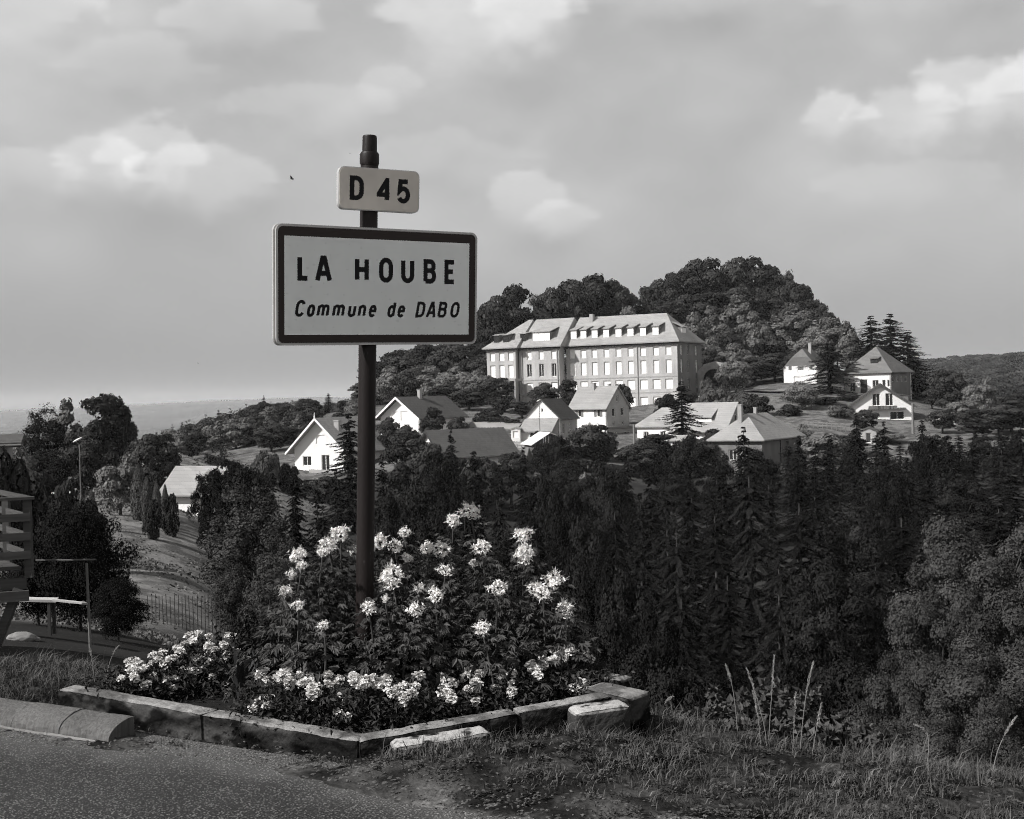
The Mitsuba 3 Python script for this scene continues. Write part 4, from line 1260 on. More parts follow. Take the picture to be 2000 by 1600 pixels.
def sign():
    root = 'town_sign'
    L(root, 'dark post carrying the LA HOUBE name board with the small D 45 plate above it', 'road sign')
    P0, P1 = np.array([-.823, 6.90, -.3]), np.array([-.6985, 6.90, 2.955])
    ax = lambda z: P0 + (P1 - P0) * (z - P0[2]) / (P1[2] - P0[2])   # noqa: E731
    part(root, 'post', mikit.ply(tube([P0, ax(.4), ax(1.2), ax(2.0), ax(2.80)], [.046] * 5, 32), 'm_post', smooth=40))
    part(root, 'post_collar', mikit.ply(tube([ax(2.802), ax(2.815), ax(2.86), ax(2.872)], [.044, .050, .050, .044], 32), 'm_post', smooth=40))
    part(root, 'post_cap', mikit.ply(tube([ax(2.874), ax(2.95), ax(2.958)], [.0385, .0375, .034], 32), 'm_post', smooth=40))
    # name board
    W, Hh = 1.173, .598
    M = board_frame((-.6573, 6.86, 2.1734), R2(34.55), R2(4.24), R2(-.36))
    b = part(root, 'name_board', mikit.ply(lay(rrect(W - .016, Hh - .016, .030), -.036, -.004, M), 'm_alu', smooth=40))
    scene[f'{b}__rim'] = mikit.ply(cat(lay(rrect(W, Hh, .036).difference(rrect(W - .022, Hh - .022, .028)), -.006, .003, M), lay(rrect(W + .002, Hh + .002, .037).difference(rrect(W - .02, Hh - .02, .028)), -.042, -.028, M)), 'm_alu', smooth=40)
    scene[f'{b}__border'] = mikit.ply(lay(rrect(W - .026, Hh - .026, .026).difference(sbox(-W / 2 + .044, -Hh / 2 + .052, W / 2 - .049, Hh / 2 - .058)), -.003, .0012, M), 'm_border')
    scene[f'{b}__panel'] = mikit.ply(lay(sbox(-W / 2 + .045, -Hh / 2 + .04, W / 2 - .045, Hh / 2 - .04), -.0035, 0.0, M), 'm_panel')
    U = lambda zx: BX(zx)   # noqa: E731
    rows = [[(c, x, w, .0215, .128) for c, x, w in (('L', -.471, .066), ('A', -.372, .088), ('H', -.151, .079), ('O', -.012, .081), ('U', .118, .078), ('B', .253, .076), ('E', .382, .071))],
            [(c, x, w, -.157, .084) for c, x, w in (('C', -.489, .050), ('o', -.424, .041), ('m', -.369, .066), ('m', -.283, .066), ('u', -.196, .043), ('n', -.138, .043), ('e', -.076, .041), ('d', .033, .043), ('e', .093, .041), ('D', .203, .052), ('A', .268, .056), ('B', .338, .052), ('O', .415, .053))]]
    for row, sw, sh in zip(rows, (.0245, .0150), (0, .20)):
        for it in row:
            scene[new(f'{b}__letter')] = mikit.ply(lay(lettering([it], sw, sh), .0002, .0016, M), 'm_letter')
    # number plate
    W, Hh = .4335, .2169
    M2 = board_frame((-.6508, 6.855, 2.6705), R2(23.5), R2(3.2), R2(1.57))
    b = part(root, 'number_plate', mikit.ply(lay(rrect(W, Hh, .032), -.040, -.002, M2), 'm_alu', smooth=40))
    scene[f'{b}__panel'] = mikit.ply(lay(rrect(W - .010, Hh - .010, .028), -.004, 0.001, M2), 'm_plate')
    for it in [('D', -.159, .074, -.060, .124), ('4', -.015, .080, -.061, .124), ('5', .095, .072, -.062, .124)]:
        scene[new(f'{b}__letter')] = mikit.ply(lay(lettering([it], .0235), .0012, .0026, M2), 'm_letter')
    # clamps behind the boards
    for z in (1.98, 2.36, 2.62, 2.72):
        c = ax(z)
        part(root, 'clamp', mikit.ply(tube([c - [0, 0, .02], c + [0, 0, .02]], [.049, .049], 24), 'm_alu', smooth=40))


sign()

# ------------------------------------------------------------------ flowers
def petals_head(rng, n, r0, size, aspect, tone, up=0.25, stamens=0, four=1, ragged=.25):
    d = unit(rng.normal(size=(n, 3)) + [0, 0, up])
    P = d * (r0 * rng.uniform(1 - ragged, 1.0, n) * (1 + 2.2 * ragged * (meshkit.noise(d * 2.1 + n, int(n)) - .5)))[:, None]
    parts = []
    for k in range(four):
        t = unit(np.cross(d, rng.normal(size=(n, 3))))
        q = P + t * size * .45
        parts.append(quads(q, unit(d * .8 + rng.normal(size=(n, 3)) * .45), size, rng, aspect, np.full(n, tone), .12, along=t + d * .5))
    if stamens:
        i = rng.integers(0, n, stamens)
        a = d[i] + rng.normal(size=(stamens, 3)) * .35
        parts.append(quads(P[i] + unit(a) * .28, rng.normal(size=(stamens, 3)), .6, rng, .035, np.full(stamens, tone * .75), .1, along=a))
    return merge(*parts)


CLEOME = [leafy(petals_head(np.random.default_rng(300 + i), 62, .86, .34, .50, .80, .25, 46, 4, .45), 'm_petal') for i in range(3)]
BORDER = [leafy(merge(petals_head(np.random.default_rng(310 + i), 54, .82, .52, .85, .62, .6, 0, 2, .4), petals_head(np.random.default_rng(320 + i), 22, .45, .5, .9, .40, .4)), 'm_petal') for i in range(3)]
frng = np.random.default_rng(42)


def leaflets(root_pts, dirs, lens, rng, n, ln, tone, droop=.25):
    """Palmate leaves: n leaflets of length ln round each end point."""
    m = len(root_pts)
    P, Al, N, Ls = [], [], [], []
    up = unit(dirs * .3 + np.array([0, 0, 1.0]) + rng.normal(size=(m, 3)) * .35)
    t = unit(dirs - (dirs * up).sum(1, keepdims=True) * up)
    s = np.cross(up, t)
    for k in range(n):
        a = (k - (n - 1) / 2) * (2.0 / n) * 1.25
        dr_ = unit(t * math.cos(a) + s * math.sin(a) - np.array([0, 0, droop]))
        l_ = lens * ln * (1 - .35 * abs(k - (n - 1) / 2) / n * 2) * rng.uniform(.8, 1.15, m)
        P.append(root_pts + dr_ * (l_ * .5)[:, None])
        Al.append(dr_)
        N.append(up + rng.normal(size=(m, 3)) * .25)
        Ls.append(l_)
    P, Al, N, Ls = np.vstack(P), np.vstack(Al), np.vstack(N), np.concatenate(Ls)
    v, f, c = quads(P, N, Ls, rng, .30, np.full(len(P), tone), .4, along=Al)
    return v, f, c


CH = [(920, 1000, 42, 7.15), (885, 1017, 28, 7.2), (1023, 1045, 38, 7.1), (1025, 1083, 42, 6.95), (942, 1070, 40, 6.9), (665, 1043, 36, 7.1), (640, 1065, 38, 7.0), (790, 1040, 27, 7.25), (742, 1060, 34, 7.2), (772, 1068, 28, 7.2),
      (835, 1070, 28, 7.1), (862, 1075, 36, 7.05), (580, 1085, 30, 7.1), (590, 1105, 24, 6.95), (630, 1080, 21, 6.9), (568, 1123, 20, 6.9), (558, 1155, 27, 6.8), (582, 1183, 25, 6.7), (766, 1128, 46, 6.7), (818, 1148, 26, 6.7),
      (850, 1163, 35, 6.6), (812, 1192, 34, 6.5), (720, 1188, 34, 6.5), (795, 1090, 22, 7.0), (870, 1115, 26, 6.9), (925, 1100, 17, 6.95), (974, 1150, 35, 6.75), (1080, 1135, 35, 6.9), (1060, 1158, 40, 6.8), (1045, 1150, 28, 6.85),
      (1103, 1192, 35, 6.8), (942, 1227, 34, 6.5), (632, 1222, 22, 6.5), (752, 1170, 15, 6.6), (690, 1075, 20, 7.2), (590, 1082, 18, 7.2)]
WORDS = {0: 'tallest white spider flower, its round head above all others', 1: 'spider flower with a flat small head just left of the tallest one', 2: 'upper of two large spider flowers at the right shoulder of the bed', 3: 'lower of two large spider flowers at the right shoulder of the bed',
         4: 'large round spider flower below the tallest one', 5: 'spider flower touching the left side of the post, uppermost there', 6: 'long drooping spider flower left of the post', 7: 'small spider flower standing alone above its neighbours right of the post',
         16: 'spider flower farthest to the left of the bed', 17: 'small spider flower low at the left edge of the bed', 18: 'widest spider flower cluster, right of the post at mid height', 20: 'round spider flower in the middle of the bed', 21: 'round spider flower low in the middle of the bed',
         22: 'round spider flower standing before the foot of the post', 26: 'round spider flower right of the middle of the bed', 27: 'spider flower topmost of the cluster at the right edge of the bed', 28: 'largest spider flower of the cluster at the right edge of the bed', 30: 'spider flower farthest to the right of the bed', 31: 'lowest round spider flower, alone above the border plants'}


def cleome(i, px, py, sz, D):
    root = new('spider_flower')
    top = at(px, py, D)
    r = sz / 2 / F * D * 1.08
    base = np.array([top[0] + frng.uniform(-.10, .10), D + frng.uniform(-.06, .10), .03])
    base[0] = np.clip(base[0], -1.25, .30)
    base[1] = min(base[1], 7.4)
    mid = (base + top) / 2 + [frng.uniform(-.05, .05), 0, .02]
    ts = np.linspace(0, 1, 6)[:, None]
    pth = (1 - ts) ** 2 * base + 2 * ts * (1 - ts) * mid + ts ** 2 * (top - [0, 0, r * .4])
    part(root, 'stem', mikit.ply(tube(pth, np.linspace(.008, .004, 6), 6), 'm_stem', smooth=True))
    n = int(50 + 95 * (top[2]))
    t = frng.uniform(.10, .96, n)
    R0 = np.stack([np.interp(t, ts[:, 0], pth[:, k]) for k in range(3)], 1)
    a = frng.uniform(0, 2 * np.pi, n)
    dv = np.c_[np.cos(a), np.sin(a), frng.uniform(-.1, .6, n)]
    pl = (.05 + .22 * frng.random(n)) * (1.1 - .75 * t)
    E = R0 + dv * pl[:, None]
    lv = leaflets(E, dv, (1.15 - .6 * t), frng, 6, .068, frng.uniform(.050, .092))
    pet = quads((R0 + E) / 2, frng.normal(size=(n, 3)), 1.0, frng, .0, np.full(n, .04))
    part(root, 'foliage', leafy(lv))
    part(root, 'flower_head', {**CLEOME[i % 3], 'to_world': T().translate(top.tolist()).rotate([0, 0, 1], float(frng.uniform(0, 360))).rotate([1, 0, 0], float(frng.uniform(-28, 28))).scale([r * float(frng.uniform(.95, 1.2)), r * float(frng.uniform(.9, 1.15)), r * float(frng.uniform(.8, 1.1))])})
    if i in WORDS:
        L(root, WORDS[i], 'flower', 'white spider flowers in the bed')
    else:
        L(root, 'smaller white spider flower in the upper half of the bed', 'flower', 'white spider flowers in the bed')


for i, q in enumerate(CH):
    cleome(i, *q)

BH = [(254, 1294), (256, 1311), (237, 1325), (265, 1325), (271, 1297), (299, 1280), (296, 1297), (318, 1275), (323, 1302), (338, 1285), (347, 1266), (361, 1258), (371, 1242), (388, 1237), (409, 1244), (299, 1318), (285, 1337), (325, 1328), (344, 1325), (338, 1344),
      (362, 1306), (376, 1311), (388, 1287), (409, 1294), (419, 1270), (436, 1260), (450, 1242), (464, 1266), (438, 1287), (443, 1315), (414, 1321), (441, 1337), (443, 1357), (495, 1382), (352, 1275), (330, 1290), (378, 1255), (308, 1290),
      (506, 1318), (522, 1326), (526, 1336), (540, 1326), (554, 1314), (564, 1312), (588, 1336), (604, 1324), (608, 1358), (620, 1342), (642, 1320), (642, 1336), (664, 1328), (690, 1320), (664, 1358), (676, 1372), (676, 1400), (708, 1334), (724, 1326), (740, 1332), (754, 1326),
      (762, 1350), (776, 1346), (788, 1340), (786, 1356), (790, 1368), (612, 1350), (655, 1340), (716, 1338), (770, 1358), (818, 1320), (862, 1324), (866, 1352), (882, 1368), (928, 1346), (928, 1370), (938, 1316), (916, 1312), (966, 1314), (978, 1310), (1002, 1318), (1000, 1356),
      (1038, 1300), (1060, 1302), (1052, 1322), (1080, 1288), (1092, 1280), (1124, 1284), (1152, 1288), (1134, 1316), (1128, 1346), (1075, 1267), (1100, 1270), (1060, 1282), (1142, 1278), (1112, 1276)]
BP = [(248, 6.98, 'border plant farthest to the left, crowded with cream flowers'), (292, 7.0, None), (332, 7.05, None), (378, 7.2, 'tall border plant with a bright row of cream flowers along its top'), (425, 7.1, None), (456, 7.15, 'border plant with cream flowers beside the lance leaved clump at the left'), (520, 6.45, 'border plant with cream flowers near the thin stake'), (570, 6.45, None),
      (612, 6.35, None), (655, 6.3, None), (705, 6.28, 'border plant with cream flowers in the front corner of the bed'), (745, 6.3, None), (786, 6.25, 'border plant carrying a dense bunch of cream flowers right of the corner'), (865, 6.35, None), (928, 6.4, 'border plant with one large cream flower right of the middle'), (985, 6.5, None),
      (1050, 6.6, None), (1090, 6.75, None), (1138, 6.7, 'border plant with cream flowers at the right end of the bed')]


def border():
    n = len(BP)
    mine = {i: [] for i in range(n)}
    for h in BH:
        mine[min(range(n), key=lambda i: abs(BP[i][0] - h[0]))].append(h)
    for i, (px, D, label) in enumerate(BP):
        hs = mine[i] or [(px, 1340)]
        hx0, hx1 = min(h[0] for h in hs) - 8, max(h[0] for h in hs) + 8
        hy0, hy1 = min(h[1] for h in hs), max(h[1] for h in hs)
        hs = hs + [(frng.uniform(hx0, hx1), frng.uniform(hy0 + 2, max(hy1, hy0 + 26))) for _ in range(max(0, 9 - len(hs)))]
        root = new('border_plant')
        tops = []
        ymin, ymax = min(h[1] for h in hs), max(h[1] for h in hs)
        for k, (hx, hy) in enumerate(hs):
            d = D + .24 * (ymax - hy) / max(40, ymax - ymin) - .13
            c = at(hx, hy, d)
            c[2] = max(c[2], .06)
            tops.append(c)
            r = frng.uniform(.024, .033)
            part(root, 'flower_head', {**BORDER[(i + k) % 3], 'to_world': T().translate(c.tolist()).rotate([0, 0, 1], float(frng.uniform(0, 360))).rotate([1, 0, 0], float(frng.uniform(-30, 15))).scale([r * float(frng.uniform(.9, 1.35)), r * 1.1, r * float(frng.uniform(.6, .95))])})
        tops = np.array(tops)
        ctr = np.array([at(px, 1340, D)[0], D + .05, .02])
        hmax = tops[:, 2].max()
        m = 2300
        j = frng.integers(0, len(tops), m)
        u = frng.random(m) ** .7
        wide = np.array([.13, .13, 0]) * frng.normal(size=(m, 3)) * .7
        P = ctr + wide * (1 - .4 * u[:, None]) + (tops[j] + [0, .05, -.012] - ctr) * (u * .90)[:, None]
        P[: m // 3] = ctr + np.c_[frng.normal(size=(m // 3, 2)) * .11, frng.random(m // 3) * hmax * .75]
        P[:, 2] = np.clip(P[:, 2], .03, None)
        N = frng.normal(size=(m, 3)) * .8 + [0, -.2, .7]
        part(root, 'foliage', leafy(quads(P, N, .032, frng, .42, np.full(m, .040), .5)))
        st = [tube([ctr, (ctr + t_) / 2 + [0, 0, .02], t_], [.005, .004, .003], 4) for t_ in tops]
        part(root, 'stem', mikit.ply(cat(*st), 'm_stem'))
        L(root, label or 'bushy cream flowered border plant along the bed wall', 'flower', 'cream flowered border plants')


border()


def lance_clump(px, D, h, n, tone, label):
    root = new('lance_leaved_plant')
    c = at(px, 1300, D)
    c[2] = .03
    V, Fc, C, o = [], [], [], 0
    for k in range(n):
        a = frng.uniform(0, 2 * math.pi)
        l = h * frng.uniform(.6, 1.2)
        d = np.array([math.cos(a), math.sin(a), 0])
        s = np.array([-d[1], d[0], 0]) * .5
        lean = frng.uniform(.2, .75)
        t = np.linspace(0, 1, 6)
        p = c + d * .05 * frng.random() + d * (lean * l * t ** 1.5)[:, None] + np.array([0, 0, 1.0]) * (l * (t - .42 * lean * t ** 2.4))[:, None]
        w = (.024 * np.sin(np.pi * np.clip(t * .92 + .06, 0, 1)) + .001)[:, None] * s
        v = np.empty((12, 3))
        v[0::2], v[1::2] = p - w, p + w
        i = np.arange(5) * 2
        f = np.vstack([np.stack([i, i + 1, i + 3], 1), np.stack([i, i + 3, i + 2], 1)])
        V.append(v)
        Fc.append(f + o)
        C.append(np.full((12, 3), tone * frng.uniform(.6, 1.4)))
        o += 12
    part(root, 'leaves', leafy((np.vstack(V), np.vstack(Fc), np.vstack(C))))
    L(root, label, 'plant')


for px, D, h, n, lb in [(470, 6.95, .30, 26, 'clump of arching lance shaped leaves at the left between cream flowers and stake'), (520, 6.85, .33, 26, 'lance leaved clump just left of the thin stake'), (600, 6.65, .30, 24, 'lance leaved clump right of the thin stake'), (850, 6.5, .32, 30, 'lance leaved clump in the middle of the bed'),
                        (905, 6.6, .34, 30, 'lance leaved clump below the lowest round spider flower'), (970, 6.62, .30, 24, 'lance leaved clump at the right half of the bed'), (740, 6.5, .26, 22, 'lance leaved clump right of the foot of the post'), (1030, 6.75, .26, 20, 'lance leaved clump near the right end of the bed')]:
    lance_clump(px, D, h, n, .060, lb)


def salvia(px, D, h, label):
    root = new('sage_plant')
    c = at(px, 1300, D)
    c[2] = .03
    fol, spikes = [], []
    for k in range(7):
        d = frng.normal(size=2) * .07
        top = c + [d[0], d[1], h * frng.uniform(.75, 1.1)]
        b = lerp(c, top, .55)
        n = 46
        t = frng.random(n)
        P = lerp(b, top, t[:, None]) + frng.normal(size=(n, 3)) * .009
        spikes.append(quads(P, frng.normal(size=(n, 3)), .026, frng, .6, np.full(n, .020)))
        n = 40
        P = lerp(c, b, frng.random(n)[:, None]) + frng.normal(size=(n, 3)) * .035
        fol.append(quads(P, frng.normal(size=(n, 3)) + [0, 0, .6], .06, frng, .45, np.full(n, .032)))
        fol.append(solid(tube([c, b, top], [.003, .003, .002], 4), .03))
    part(root, 'foliage', leafy(merge(*fol)))
    labels[part(root, 'flower_spikes', leafy(merge(*spikes)))] = {'label': 'thin dark flower spikes', 'kind': 'stuff'}
    L(root, label, 'plant', 'dark flowered sage plants')


for px, D, h in [(475, 7.2, .42), (505, 7.3, .45), (540, 7.25, .42), (650, 6.8, .36), (682, 6.7, .34), (765, 6.75, .36), (800, 6.8, .36), (700, 6.6, .30)]:
    salvia(px, D, h, 'sage plant with dark flower spikes amid the bed')

_a, _b = at(556, 1203, 6.75), at(551, 1335, 6.75)
scene['plant_stake'] = mikit.ply(tube([np.r_[_b[:2], -.05], _a], [.006, .005], 6), 'm_kerb')
L('plant_stake', 'thin upright stake among the leaves at the left of the bed', 'stake')


# ------------------------------------------------------------------ grass and litter of the verge
def blades(P, ht, wd, rng, tone, lean=.5, ang=None):
    n = len(P)
    a = rng.uniform(0, 2 * np.pi, n) if ang is None else ang + rng.normal(size=n) * .5
    d = np.c_[np.cos(a), np.sin(a), a * 0]
    s = np.c_[-np.sin(a + 1), np.cos(a + 1), a * 0]
    k = (rng.random(n) * lean)[:, None]
    h = (ht * rng.uniform(.5, 1.3, n))[:, None]
    w = (wd * rng.uniform(.7, 1.3, n))[:, None]
    up = np.array([0, 0, 1.0])
    M = P + up * h * .55 + d * h * k * .35
    E = P + up * h * (1 - .35 * k) + d * h * k * 1.1
    v = np.stack([P - s * w * .5, P + s * w * .5, M - s * w * .4, M + s * w * .4, E], 1).reshape(-1, 3)
    i = np.arange(n)[:, None] * 5
    f = np.concatenate([i + [[0, 1, 3]], i + [[0, 3, 2]], i + [[2, 3, 4]]])
    c = np.repeat((np.asarray(tone) * rng.uniform(.55, 1.5, n))[:, None] * np.array([WARM]), 5, 0)
    return v, f, c


def verge_grass():
    rng = np.random.default_rng(7)
    nt = 30000
    n = nt * 9
    tx, ty, tl = rng.uniform(-4.1, 2.7, nt), rng.uniform(3.9, 9.0, nt), np.exp(rng.normal(size=nt) * .45)
    ox, oy = rng.normal(size=n) * .013, rng.normal(size=n) * .013
    ti = np.arange(n) % nt
    x, y = tx[ti] + ox * tl[ti], ty[ti] + oy * tl[ti]
    s = road_side(x, y, np.exp)
    P = np.stack([x, y, x * 0], -1)
    patch = meshkit.fbm(P * 2.6, 3, 51)
    fine = meshkit.fbm(P * 9, 2, 52)
    # outside the bed
    inside = (y - (PC[1] + (x - PC[0]) * (PL[1] - PC[1]) / (PL[0] - PC[0])) > -.02) & (x <= PC[0]) & (x > PL[0] - .03) | (y - (PC[1] + (x - PC[0]) * (PR[1] - PC[1]) / (PR[0] - PC[0])) > -.06) & (x > PC[0]) & (x < PR[0] + .04)
    right = np.clip((x + 1.15) / .9, 0, 1)
    left = np.clip((-2.25 - x) / .3, 0, 1) * np.clip((s - .32) / .2, 0, 1)
    dens = np.clip((s - .05) / .35, 0, 1) * (0.14 + .86 * np.clip((patch - .40) / .16, 0, 1)) * (0.10 + .90 * right) * np.clip((fine - .3) / .2, .15, 1)
    dens = np.maximum(dens, left)
    nearwall = np.exp(-np.clip(np.abs(y - (PC[1] + (x - PC[0]) * (PR[1] - PC[1]) / (PR[0] - PC[0])) + .14), 0, 9) / .12) * (x > PC[0] + .1) * (x < .8)
    dens = np.maximum(dens, nearwall * .8)
    nl = np.exp(-np.clip(np.abs(y - (PC[1] + (x - PC[0]) * (PL[1] - PC[1]) / (PL[0] - PC[0])) + .10), 0, 9) / .07) * (x < PC[0]) * (x > PL[0]) * np.clip((fine - .40) / .15, 0, 1)
    dens = np.maximum(dens, nl * .55)
    keep = (rng.random(n) < dens) & ~inside & (s > 0) & (np.hypot(x, y) < 8.9)
    tuft, ang = tl[ti][keep], np.arctan2(oy, ox)[keep]
    x, y, s, patch, right, left, nw = x[keep], y[keep], s[keep], patch[keep], right[keep], left[keep], nearwall[keep]
    far = np.clip((np.hypot(x * .8, y) - 5.2) / 1.2, 0, 1)
    ht = .016 + .022 * patch + .022 * np.clip((x + .2) / .8, 0, 1) * far + .030 * left * np.clip((-1.5 - x) / 1.2, .2, 1.4) + .035 * nw + .022 * right * np.clip((x - 1.0), 0, 1)
    ht = ht * np.clip(tuft, .5, 1.6)
    tall = rng.random(len(x)) < .02
    ht = np.where(tall & (right + left > .5), ht * 1.8, ht)
    z = verge_h(x, y) - .004
    tone = .026 + .060 * patch + .03 * rng.random(len(x)) ** 3
    scene['verge_grass'] = leafy(blades(np.c_[x, y, z], ht, np.full(len(x), .0042), rng, tone * np.clip(tuft, .6, 1.5), 1.1, ang))
    L('verge_grass', 'rough grass on the verge and bank', 'grass', kind='stuff')
    # small broad leaves of creeping weeds
    nc = 420
    cx, cy = rng.uniform(-1.7, 2.2, nc), rng.uniform(4.5, 6.3, nc)
    k = np.repeat(np.arange(nc), 34)
    m = len(k)
    rad = np.abs(rng.normal(size=m)) * .035 * np.repeat(rng.uniform(.5, 1.6, nc), 34)
    a = rng.uniform(0, 2 * np.pi, m)
    x, y = cx[k] + rad * np.cos(a), cy[k] + rad * np.sin(a)
    s = road_side(x, y, np.exp)
    keep = (s > .12) & (y < PC[1] - .04 + np.where(x < PC[0], (x - PC[0]) * -.5934, (x - PC[0]) * .3717))
    P = np.c_[x, y, verge_h(x, y) + .006 + .03 * rng.random(m) * np.exp(-rad / .03)][keep]
    scene['creeping_weeds'] = leafy(quads(P, np.c_[np.cos(a), np.sin(a), np.full(m, 1.3)][keep] + rng.normal(size=(len(P), 3)) * .35, .017, rng, .6, .035 + .06 * rng.random(nc)[k][keep], .4, along=np.c_[np.cos(a), np.sin(a), a * 0 + .3][keep]))
    L('creeping_weeds', 'low creeping weeds on the verge in front of the flower bed', 'weeds', kind='stuff')
    # dry straw, leaves and crumbs lying about
    n = 6500
    x, y = rng.uniform(-3.6, 2.4, n), rng.uniform(4.2, 7.2, n)
    s = road_side(x, y, np.exp)
    dcen = np.exp(-(np.clip(s - .35, 0, 9) / .55) ** 2)
    keep = (s > -.04) & (rng.random(n) < dcen) & (y < PC[1] + .9 * np.abs(x - PC[0]) * .45 - .05)
    x, y = x[keep], y[keep]
    P = np.c_[x, y, verge_h(x, y) + .006]
    m = len(x)
    a = rng.uniform(0, 2 * np.pi, m)
    scene['leaf_litter'] = leafy(quads(P, np.c_[rng.normal(size=(m, 2)) * .35, np.ones(m)], rng.choice([.005, .008, .034], m, p=[.66, .24, .10]), rng, .16, 0.02 + .09 * rng.random(m) ** 4, .3, along=np.c_[np.cos(a), np.sin(a), a * 0]))
    L('leaf_litter', 'dry leaves and straw on the bare earth', 'leaf litter', kind='stuff')
    ico = trimesh.creation.icosphere(1, 1.0)
    ms = []
    for k in range(1500):
        t = rng.uniform(-1.2, 3.9)
        so = abs(rng.normal()) * .22 - .03
        p = RA + RD * t + RN * (so + .20 * math.exp(-((t - 1.5) / .85) ** 2))
        r = rng.uniform(.002, .008)
        q = ico.copy()
        q.vertices *= np.array([1, .8, .55]) * r * (1 + .25 * rng.normal(size=(len(q.vertices), 1)))
        q.apply_translation((p[0], p[1], max(verge_h(np.array([p[0]]), np.array([p[1]]))[0], 0.0) + r * .3))
        ms.append(q)
    scene['gravel'] = mikit.ply(cat(*ms), 'm_kerb')
    L('gravel', 'loose grit along the ragged edge of the asphalt', 'gravel', kind='stuff')


verge_grass()


def stalk(pts, D, label, head=.35, rh=.0045):
    """A dry grass stalk through the surveyed points, its upper part a seed head."""
    root = new('grass_stalk')
    P = np.array([at(px, py, D) for px, py in pts])
    P[0, 2] = min(P[0, 2], verge_h(P[:1, 0], P[:1, 1])[0] - .02)
    t = np.linspace(0, 1, len(P))
    tt = np.linspace(0, 1, 14)
    from scipy.interpolate import PchipInterpolator
    Q = PchipInterpolator(t, P)(tt)
    part(root, 'stem', mikit.ply(tube(Q, np.linspace(.0026, .0015, 14), 6), 'm_straw', smooth=True))
    n = 120
    u = 1 - head * frng.random(n)
    C = np.stack([np.interp(u, tt, Q[:, k]) for k in range(3)], 1)
    ax = unit(Q[-1] - Q[-4])
    prof = np.sin(np.pi * np.clip((1 - u) / head * .9 + .08, 0, 1)) ** .6
    C = C + frng.normal(size=(n, 3)) * (rh * .5 * prof)[:, None]
    part(root, 'seed_head', leafy(quads(C, frng.normal(size=(n, 3)), .017, frng, .20, np.full(n, .27), .3, along=ax + frng.normal(size=(n, 3)) * .35), 'm_petal'))
    L(root, label, 'grass stalk', 'dry grass stalks on the right verge')


mat('m_straw', 0.20)
for pts, D, lb, hd in [([(1500, 1515), (1496, 1440), (1480, 1370), (1458, 1305)], 6.1, 'bright bent grass stalk leaning left in the tall clump', .30), ([(1500, 1515), (1502, 1440), (1507, 1360), (1512, 1281)], 6.2, 'tallest upright grass stalk of the clump', .28), ([(1560, 1510), (1566, 1430), (1574, 1360), (1589, 1292)], 6.15, 'tall grass stalk leaning right, its head catching light', .34),
                       ([(1445, 1500), (1440, 1420), (1432, 1350), (1417, 1298)], 6.3, 'thin grass stalk farthest left of the tall clump', .22), ([(1545, 1505), (1550, 1440), (1554, 1352)], 6.2, 'short upright grass stalk between two tall ones', .35), ([(1580, 1520), (1592, 1440), (1605, 1373)], 6.0, 'short grass stalk on the right of the tall clump', .35),
                       ([(1488, 1505), (1484, 1430), (1472, 1352)], 6.15, 'faint grass stalk beside the bright bent one', .3), ([(1296, 1480), (1288, 1410), (1300, 1372), (1314, 1361)], 6.4, 'nodding grass stalk just right of the bed wall end', .3), ([(1809, 1500), (1814, 1450), (1806, 1426), (1785, 1415)], 5.9, 'curved grass stalk alone at the right', .5),
                       ([(1935, 1530), (1945, 1480), (1960, 1440), (1985, 1400)], 5.7, 'thin leaning grass stalk near the right picture edge', .3), ([(186, 1330), (180, 1290), (176, 1268)], 7.6, 'thin grass stalk on the left bank', .3), ([(205, 1335), (216, 1290), (232, 1262)], 7.6, 'curved grass stalk on the left bank beside the cream flowers', .3)]:
    stalk(pts, D, lb, hd)


def weed(px, py, D, h, w, label, tone=.075):
    root = new('weed')
    c = at(px, py, D)
    z = H(c[0], D)[0]
    top = c[2]
    fol = []
    st = []
    for k in range(15):
        d = frng.normal(size=2) * w
        e = np.array([c[0] + d[0], D + d[1] * .6, z + (top - z) * frng.uniform(.7, 1.05)])
        b = np.array([c[0] + d[0] * .3, D, z - .05])
        st.append(tube([b, lerp(b, e, .5) + [0, 0, .01], e], [.005, .004, .002], 4))
        n = 80
        t = frng.uniform(.2, 1, n)
        dv = unit(frng.normal(size=(n, 3)) + [0, 0, .3])
        P = lerp(b, e, t[:, None]) + dv * .05 * (1.2 - t)[:, None]
        fol.append(quads(P, frng.normal(size=(n, 3)) * .6 + [0, 0, 1], .065, frng, .5, np.full(n, tone), .4, along=dv))
    part(root, 'stem', mikit.ply(cat(*st), 'm_stem'))
    part(root, 'foliage', leafy(merge(*fol)))
    L(root, label, 'weed')


for px, py, D, w, lb in [(1400, 1385, 6.9, .13, 'leafy weed left of the tall grass stalks'), (1445, 1350, 7.1, .14, 'leafy weed with small buds behind the bright bent stalk'), (1500, 1335, 7.2, .13, 'tallest leafy weed behind the grass stalks'), (1545, 1365, 7.0, .13, 'leafy weed behind the short upright stalk'), (1590, 1420, 6.8, .12, 'low leafy weed right of the grass stalks'), (1340, 1400, 7.0, .12, 'leafy weed near the end of the bed wall'), (1440, 1440, 6.6, .12, 'low dark weed at the foot of the grass stalks'), (1660, 1450, 6.9, .14, 'low weed on the edge of the verge, right of the stalks'), (1740, 1470, 6.8, .14, 'low weed on the verge edge below the big broadleaf trees')]:
    weed(px, py, D, .3, w, lb)

